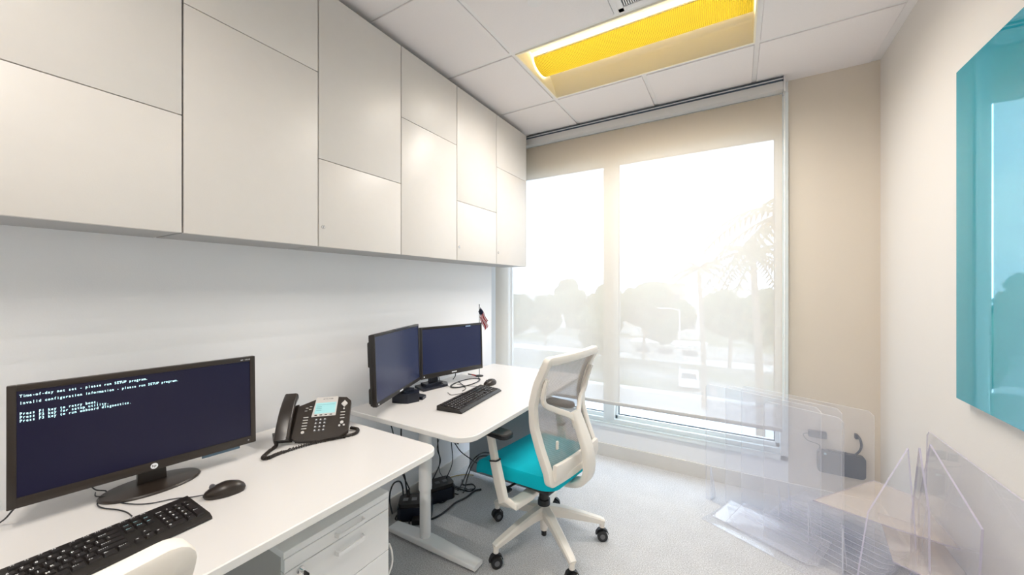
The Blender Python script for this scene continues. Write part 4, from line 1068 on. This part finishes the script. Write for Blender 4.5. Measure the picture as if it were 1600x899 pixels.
def flat(label, pts, th=0.005, face='acrylic', edge='acryledgeL', name='acrylic_sheet', group='clear acrylic sheets lying in the corner'):
    m = MB(); c = sum((V(p) for p in pts), V((0, 0, 0))) / len(pts)
    m.poly([V(p) - c for p in pts], face, th, edge=edge)
    o = m.build(name); o.location = c
    return tag(o, label, 'acrylic sheet', group)
def quad(x, y, z, L_, W_, ang=-26, dz=0.0, c=0.0):
    a = math.radians(ang); u = V((math.cos(a), math.sin(a), 0)); w = V((-math.sin(a), math.cos(a), 0)); o = V((x, y, z))
    return [o, o + u * (L_ - c), o + u * L_ + w * c, o + u * L_ + w * W_ + V((0, 0, dz)), o + w * W_ + V((0, 0, dz))]
flat('large clear acrylic sheet lying lowest on the carpet, its long edge towards the chair', quad(-0.171, 2.462, 0.002, 0.80, 0.26, -26.5))
flat('clear acrylic sheet with a bright reflection lying on the lowest sheet', quad(-0.118, 2.510, 0.010, 0.46, 0.20, -26.5, 0.03, 0.02))
flat('narrow clear acrylic sheet lying on the stack, clipped corner towards the chair', quad(-0.05, 2.47, 0.018, 0.42, 0.20, -27, 0.05, 0.03))
for k in range(8):
    flat(['clear acrylic sheet at the bottom of the slanted pile', 'clear acrylic sheet second from the bottom of the slanted pile', 'clear acrylic sheet third from the bottom of the slanted pile', 'clear acrylic sheet fourth from the bottom of the slanted pile',
          'clear acrylic sheet fourth from the top of the slanted pile', 'clear acrylic sheet third from the top of the slanted pile', 'clear acrylic sheet second from the top of the slanted pile', 'clear acrylic sheet on top of the slanted pile'][k],
         quad(0.10 + 0.022 * k, 2.58 + 0.028 * k, 0.012 + 0.011 * k, 0.52, 0.24, -34, 0.0, 0.03), 0.004)
flat('cloudy cream acrylic sheet lying across the side panels on the right', [(0.297, 2.144, 0.40), (0.53, 2.06, 0.40), (0.705, 2.014, 0.40), (0.705, 2.42, 0.40), (0.586, 2.518, 0.40)], 0.005, 'acrylcream', 'acryledge')
flat('cloudy cream acrylic sheet lying lower against the right wall', [(0.50, 1.92, 0.34), (0.70, 1.80, 0.34), (0.705, 2.25, 0.34), (0.55, 2.30, 0.34)], 0.005, 'acrylcream', 'acryledge')
# big pane against the right wall
pn = flat('large clear acrylic sheet leaning upright against the right wall', [(0.714, 2.335, 0.715), (0.714, 2.315, 0.738), (0.714, 1.25, 0.742), (0.704, 1.25, 0.0), (0.704, 2.335, 0.0)], 0.005, 'acrylic', 'acryledge', 'acrylic_sheet')
fin = lambda label, pts: flat(label, pts, 0.006, 'acrylic', 'acryledge', 'acrylic_sheet', 'pointed acrylic side panels by the right wall')
fin('pointed acrylic side panel nearest the right wall', [(0.662, 2.14, 0.735), (0.662, 1.77, 0.60), (0.662, 1.79, 0.40), (0.662, 1.83, 0.0), (0.662, 2.25, 0.0), (0.662, 2.25, 0.45)])
def vplane(A, B, Cz, back):
    """upright fin through A (apex) and B (bend): A,B are (x,y,z); the vertical plane through them"""
    A, B = V(A), V(B); u = V((B.x - A.x, B.y - A.y, 0)).normalized()
    return [A, B, V((B.x + u.x * Cz, B.y + u.y * Cz, 0.0)), V((A.x - u.x * back, A.y - u.y * back, 0.0)), V((A.x - u.x * back * 0.8, A.y - u.y * back * 0.8, 0.40))]
fin('pointed acrylic side panel in the middle of the three', vplane((0.606, 2.053, 0.74), (0.592, 1.925, 0.56), 0.02, 0.16))
fin('pointed acrylic side panel furthest from the right wall', vplane((0.568, 2.03, 0.74), (0.432, 1.934, 0.50), 0.09, 0.04))

# ================================================================== OUTDOORS
GZ = -8.3
g = MB(); g.box((-120, 3.9, GZ - 0.2), (120, 200, GZ), 'ground'); struct(g.build('trim_2')); bpy.data.objects['trim_2'].name = 'ground'
bpy.data.objects['ground']['kind'] = 'structure'
o = MB().box((-60, 22, GZ), (60, 36, GZ + 0.03), 'road').box((-60, 36, GZ), (60, 37, GZ + 0.15), 'kerb').box((-60, 52, GZ), (60, 56, GZ + 0.06), 'kerb').build('road'); struct(o)
def palm(px, depth, crown_y, label, scale=1.0, seed=1):
    rnd = random.Random(seed); top = at(px, crown_y, depth); base = V((top.x + 0.4, top.y, GZ))
    t = tag(empty('palm_tree', base), label, 'palm tree', 'palm trees outside the window')
    L_ = top - base
    MB().tube([(0, 0, 0), (L_.x * 0.3, 0, L_.z * 0.5), (L_.x, 0, L_.z)], lambda u: 0.24 * scale - 0.09 * u * scale, 'trunk', 10).build('trunk', t)
    fr = MB(); P0 = L_
    for k in range(22):
        az = k * 2.399; el = rnd.uniform(-0.35, 1.1); ln = rnd.uniform(2.1, 2.9) * scale
        u = V((math.cos(az), math.sin(az), 0)); sd = V((-u.y, u.x, 0)); spn = []
        for j in range(9):
            s_ = j / 8; spn.append(P0 + u * (ln * s_ * math.cos(el * (1 - s_ * 0.5))) + UP * (ln * (math.sin(el) * s_ - 0.75 * s_ * s_)))
        fr.tube(spn, 0.03 * scale, 'leafB', 4, 0)
        for j in range(1, 9):
            for h_ in (0, 0.5):
                c_ = spn[j].lerp(spn[j - 1], h_); ll = 0.75 * scale * math.sin(PI * (0.12 + 0.8 * (j - h_) / 8)); d_ = (spn[j] - spn[j - 1]).normalized()
                for s1 in (-1, 1):
                    tip = c_ + sd * s1 * ll * 0.75 + d_ * ll * 0.4 - UP * ll * 0.35
                    q_ = d_ * 0.07 * scale
                    vs = [fr.bm.verts.new(v) for v in (c_ - q_, c_ + q_, tip)]
                    fr.bm.faces.new(vs).material_index = fr.mi('leafB')
    fr.build('fronds', t)
palm(1092, 30, 422, 'palm tree seen through the shade, left of the taller palm', 0.95, 3)
palm(1176, 21, 400, 'tall palm tree seen through the shade near the right end of the window', 1.0, 5)
palm(1240, 13, 330, 'nearest palm tree, fronds at the right edge of the window glass', 1.1, 9)
def tree(px, depth, topy, wid, label, seed):
    rnd = random.Random(seed); top = at(px, topy, depth); hgt = top.z - GZ
    t = tag(empty('leafy_tree', (top.x, top.y, GZ)), label, 'tree', 'trees outside the window')
    MB().tube([(0, 0, 0), (0.1, 0, hgt * 0.3), (0, 0.1, hgt * 0.6)], 0.2, 'trunk', 8).build('trunk', t)
    cr = MB()
    for k in range(13):
        r_ = rnd.uniform(0.28, 0.48) * min(wid, hgt) ; c_ = V((rnd.uniform(-.5, .5) * wid, rnd.uniform(-.3, .3) * wid, hgt - r_ * rnd.uniform(0.9, 2.8)))
        rr_ = bmesh.ops.create_icosphere(cr.bm, subdivisions=3, radius=r_, matrix=Matrix.Translation(c_)); 
        for v in rr_['verts']:
            v.co += (v.co - c_) * rnd.uniform(-0.16, 0.16)
    cr.mi('leafA')
    cr.build('crown', t)
tree(1140, 45, 452, 3.6, 'low bushy tree between the two palms outside', 20)
tree(1005, 50, 440, 5, 'dark tree just right of the window mullion', 21)
tree(1212, 47, 452, 4, 'bushy tree at the right end of the view outside', 22)
tree(920, 48, 450, 5, 'dark tree just left of the window mullion', 23)
tree(852, 62, 455, 4, 'tree line crown in the middle of the left pane', 24)
tree(795, 52, 456, 4, 'tree at the left end of the left pane', 25)
tree(885, 75, 436, 3, 'narrow tree rising above the tree line in the left pane', 26)
tree(1055, 63, 465, 4, 'bushy tree below the tan building', 27)
tree(950, 118, 446, 5, 'tree behind the mullion', 28)
def building(px, depth, topy, w, dpt, label, mat, nwin=6):
    top = at(px, topy, depth); hgt = top.z - GZ
    t = tag(empty('low_building', (top.x, top.y, GZ)), label, 'building', 'buildings outside the window')
    MB().box((-w / 2, 0, 0), (w / 2, dpt, hgt), mat).box((-w / 2 - .3, -.3, hgt - 0.1), (w / 2 + .3, dpt + .3, hgt + 0.25), 'kerb').build('walls', t)
    for k in range(nwin):
        x = -w / 2 + w * (k + 0.5) / nwin
        MB().box((x - w / nwin * 0.3, -0.04, hgt * 0.35), (x + w / nwin * 0.3, 0.01, hgt * 0.75), 'bldgwin').build('window', t)
building(1035, 95, 443, 9, 8, 'tan building on the horizon right of the mullion', 'bldgtan', 4)
building(1035, 72, 482, 12, 6, 'long low white building below the horizon', 'bldg', 7)
building(880, 90, 462, 22, 8, 'pale low building among the trees in the left pane', 'bldg', 8)
building(1180, 90, 452, 20, 8, 'pale building behind the tall palm', 'bldg', 7)
building(1040, 51, 540, 9, 4, 'low white shed beside the street lamp', 'bldg', 3)
lp_ = at(1062, 484, 45)
sl = tag(empty('street_lamp', (lp_.x, lp_.y, GZ)), 'grey street lamp with a side arm outside the right pane', 'street lamp')
hh = lp_.z - GZ
MB().cyl((0, 0, 0), (0, 0, hh), 0.10, 'postgrey', 0.07).build('pole', sl)
MB().tube([(0, 0, hh - 0.1), (-1.0, 0, hh + 0.1), (-2.0, 0, hh + 0.1)], 0.05, 'postgrey', 8).box((-2.5, -.15, hh + 0.03), (-1.9, .15, hh + 0.17), 'postgrey', 0.03).build('arm', sl)
cp = at(1076, 583, 37)
car = tag(empty('parked_car', (cp.x, cp.y, GZ), math.radians(96)), 'small white car on the road outside, seen through the shade', 'car')
cbm = MB(); prof = [(-2.2, .35), (-2.2, .8), (-1.5, .95), (-0.9, 1.42), (0.7, 1.45), (1.5, 1.0), (2.2, .9), (2.25, .35)]
cbm.poly([(x, -0.85, z) for x, z in prof], 'carwhite', 1.7, n=(0, 1, 0)); cbm.build('body', car)
MB().poly([(-2.0, -0.62, .92 + .0), (-1.42, -0.70, .98), (-0.92, -0.62, 1.40), (-0.95, -0.6, 1.42)], 'carglass', 0.0).poly([(1.52, -0.7, 1.02), (0.75, -0.62, 1.42), (0.75, 0.62, 1.42), (1.52, 0.7, 1.02)], 'carglass', 0.02).poly([(-1.47, -0.7, 1.0), (-0.93, -0.62, 1.405), (-0.93, 0.62, 1.405), (-1.47, 0.7, 1.0)], 'carglass', 0.02).build('windscreen', car)
for x in (-1.35, 1.4):
    for y in (-0.8, 0.8): MB().cyl((x, y - .1, .32), (x, y + .1, .32), .32, 'tyre').build('wheel', car)

# ================================================================== LIGHT
w = bpy.data.worlds.new('World'); bpy.context.scene.world = w; w.use_nodes = True; nt = w.node_tree
bg = nt.nodes['Background']; tc = nt.nodes.new('ShaderNodeTexCoord')
mp = nt.nodes.new('ShaderNodeMapping'); mp.inputs['Scale'].default_value = (1, 1, 3.5)
n1 = nt.nodes.new('ShaderNodeTexNoise'); n1.inputs['Scale'].default_value = 2.2; n1.inputs['Detail'].default_value = 6
rp = nt.nodes.new('ShaderNodeValToRGB'); rp.color_ramp.elements[0].position = 0.40; rp.color_ramp.elements[0].color = (0.55, 0.71, 0.92, 1)
rp.color_ramp.elements[1].position = 0.62; rp.color_ramp.elements[1].color = (0.82, 0.93, 1.0, 1)
nt.links.new(tc.outputs['Generated'], mp.inputs[0]); nt.links.new(mp.outputs[0], n1.inputs['Vector']); nt.links.new(n1.outputs['Fac'], rp.inputs[0]); nt.links.new(rp.outputs[0], bg.inputs[0])
bg.inputs[1].default_value = 5.4
w.cycles.sampling_method = 'AUTOMATIC'
# daylight portal just outside the glass
pl = bpy.data.lights.new('window_portal', 'AREA'); pl.shape = 'RECTANGLE'; pl.size = 2.2; pl.size_y = 2.15; pl.energy = 1; pl.cycles.is_portal = True
po = bpy.data.objects.new('window_portal', pl); C.objects.link(po); po.location = (-0.85, YB + 0.12, 1.36); po.rotation_euler = (-PI / 2, 0, 0)
# spots for the visible ceiling fixture, then for the added one out of view
for k in range(14):
    sl_ = bpy.data.lights.new('troffer_lamp', 'SPOT'); sl_.energy = LAMP * (1.2 if k < 7 else 0.9); sl_.color = (1.0, 0.945, 0.885); sl_.shadow_soft_size = 0.0
    sl_.spot_size = math.radians(168); sl_.spot_blend = 1.0
    so_ = bpy.data.objects.new('troffer_lamp', sl_); C.objects.link(so_)
    so_.location = ((LX0 + LX1) / 2 - 0.48 + 0.16 * (k % 7), (LY0 + LY1) / 2 if k < 7 else -0.25, ZC + 0.010)

# ================================================================== CAMERA
cam = bpy.data.cameras.new('Camera'); co = bpy.data.objects.new('Camera', cam); C.objects.link(co)
cam.sensor_fit = 'HORIZONTAL'; cam.sensor_width = 36; cam.lens = 36 * FPX / 1600; cam.clip_start = 0.02; cam.clip_end = 500
co.location = CAM; co.rotation_euler = (PI / 2, 0, TH)
sc = bpy.context.scene; sc.camera = co
sc.view_settings.view_transform = 'Standard'; sc.view_settings.look = 'None'; sc.view_settings.gamma = 1; sc.view_settings.use_curve_mapping = False
sc.view_settings.exposure = 0.52
sc.cycles.use_denoising = True; sc.cycles.transparent_max_bounces = 40; sc.cycles.max_bounces = 14; sc.cycles.diffuse_bounces = 8
sc.cycles.sample_clamp_indirect = 6
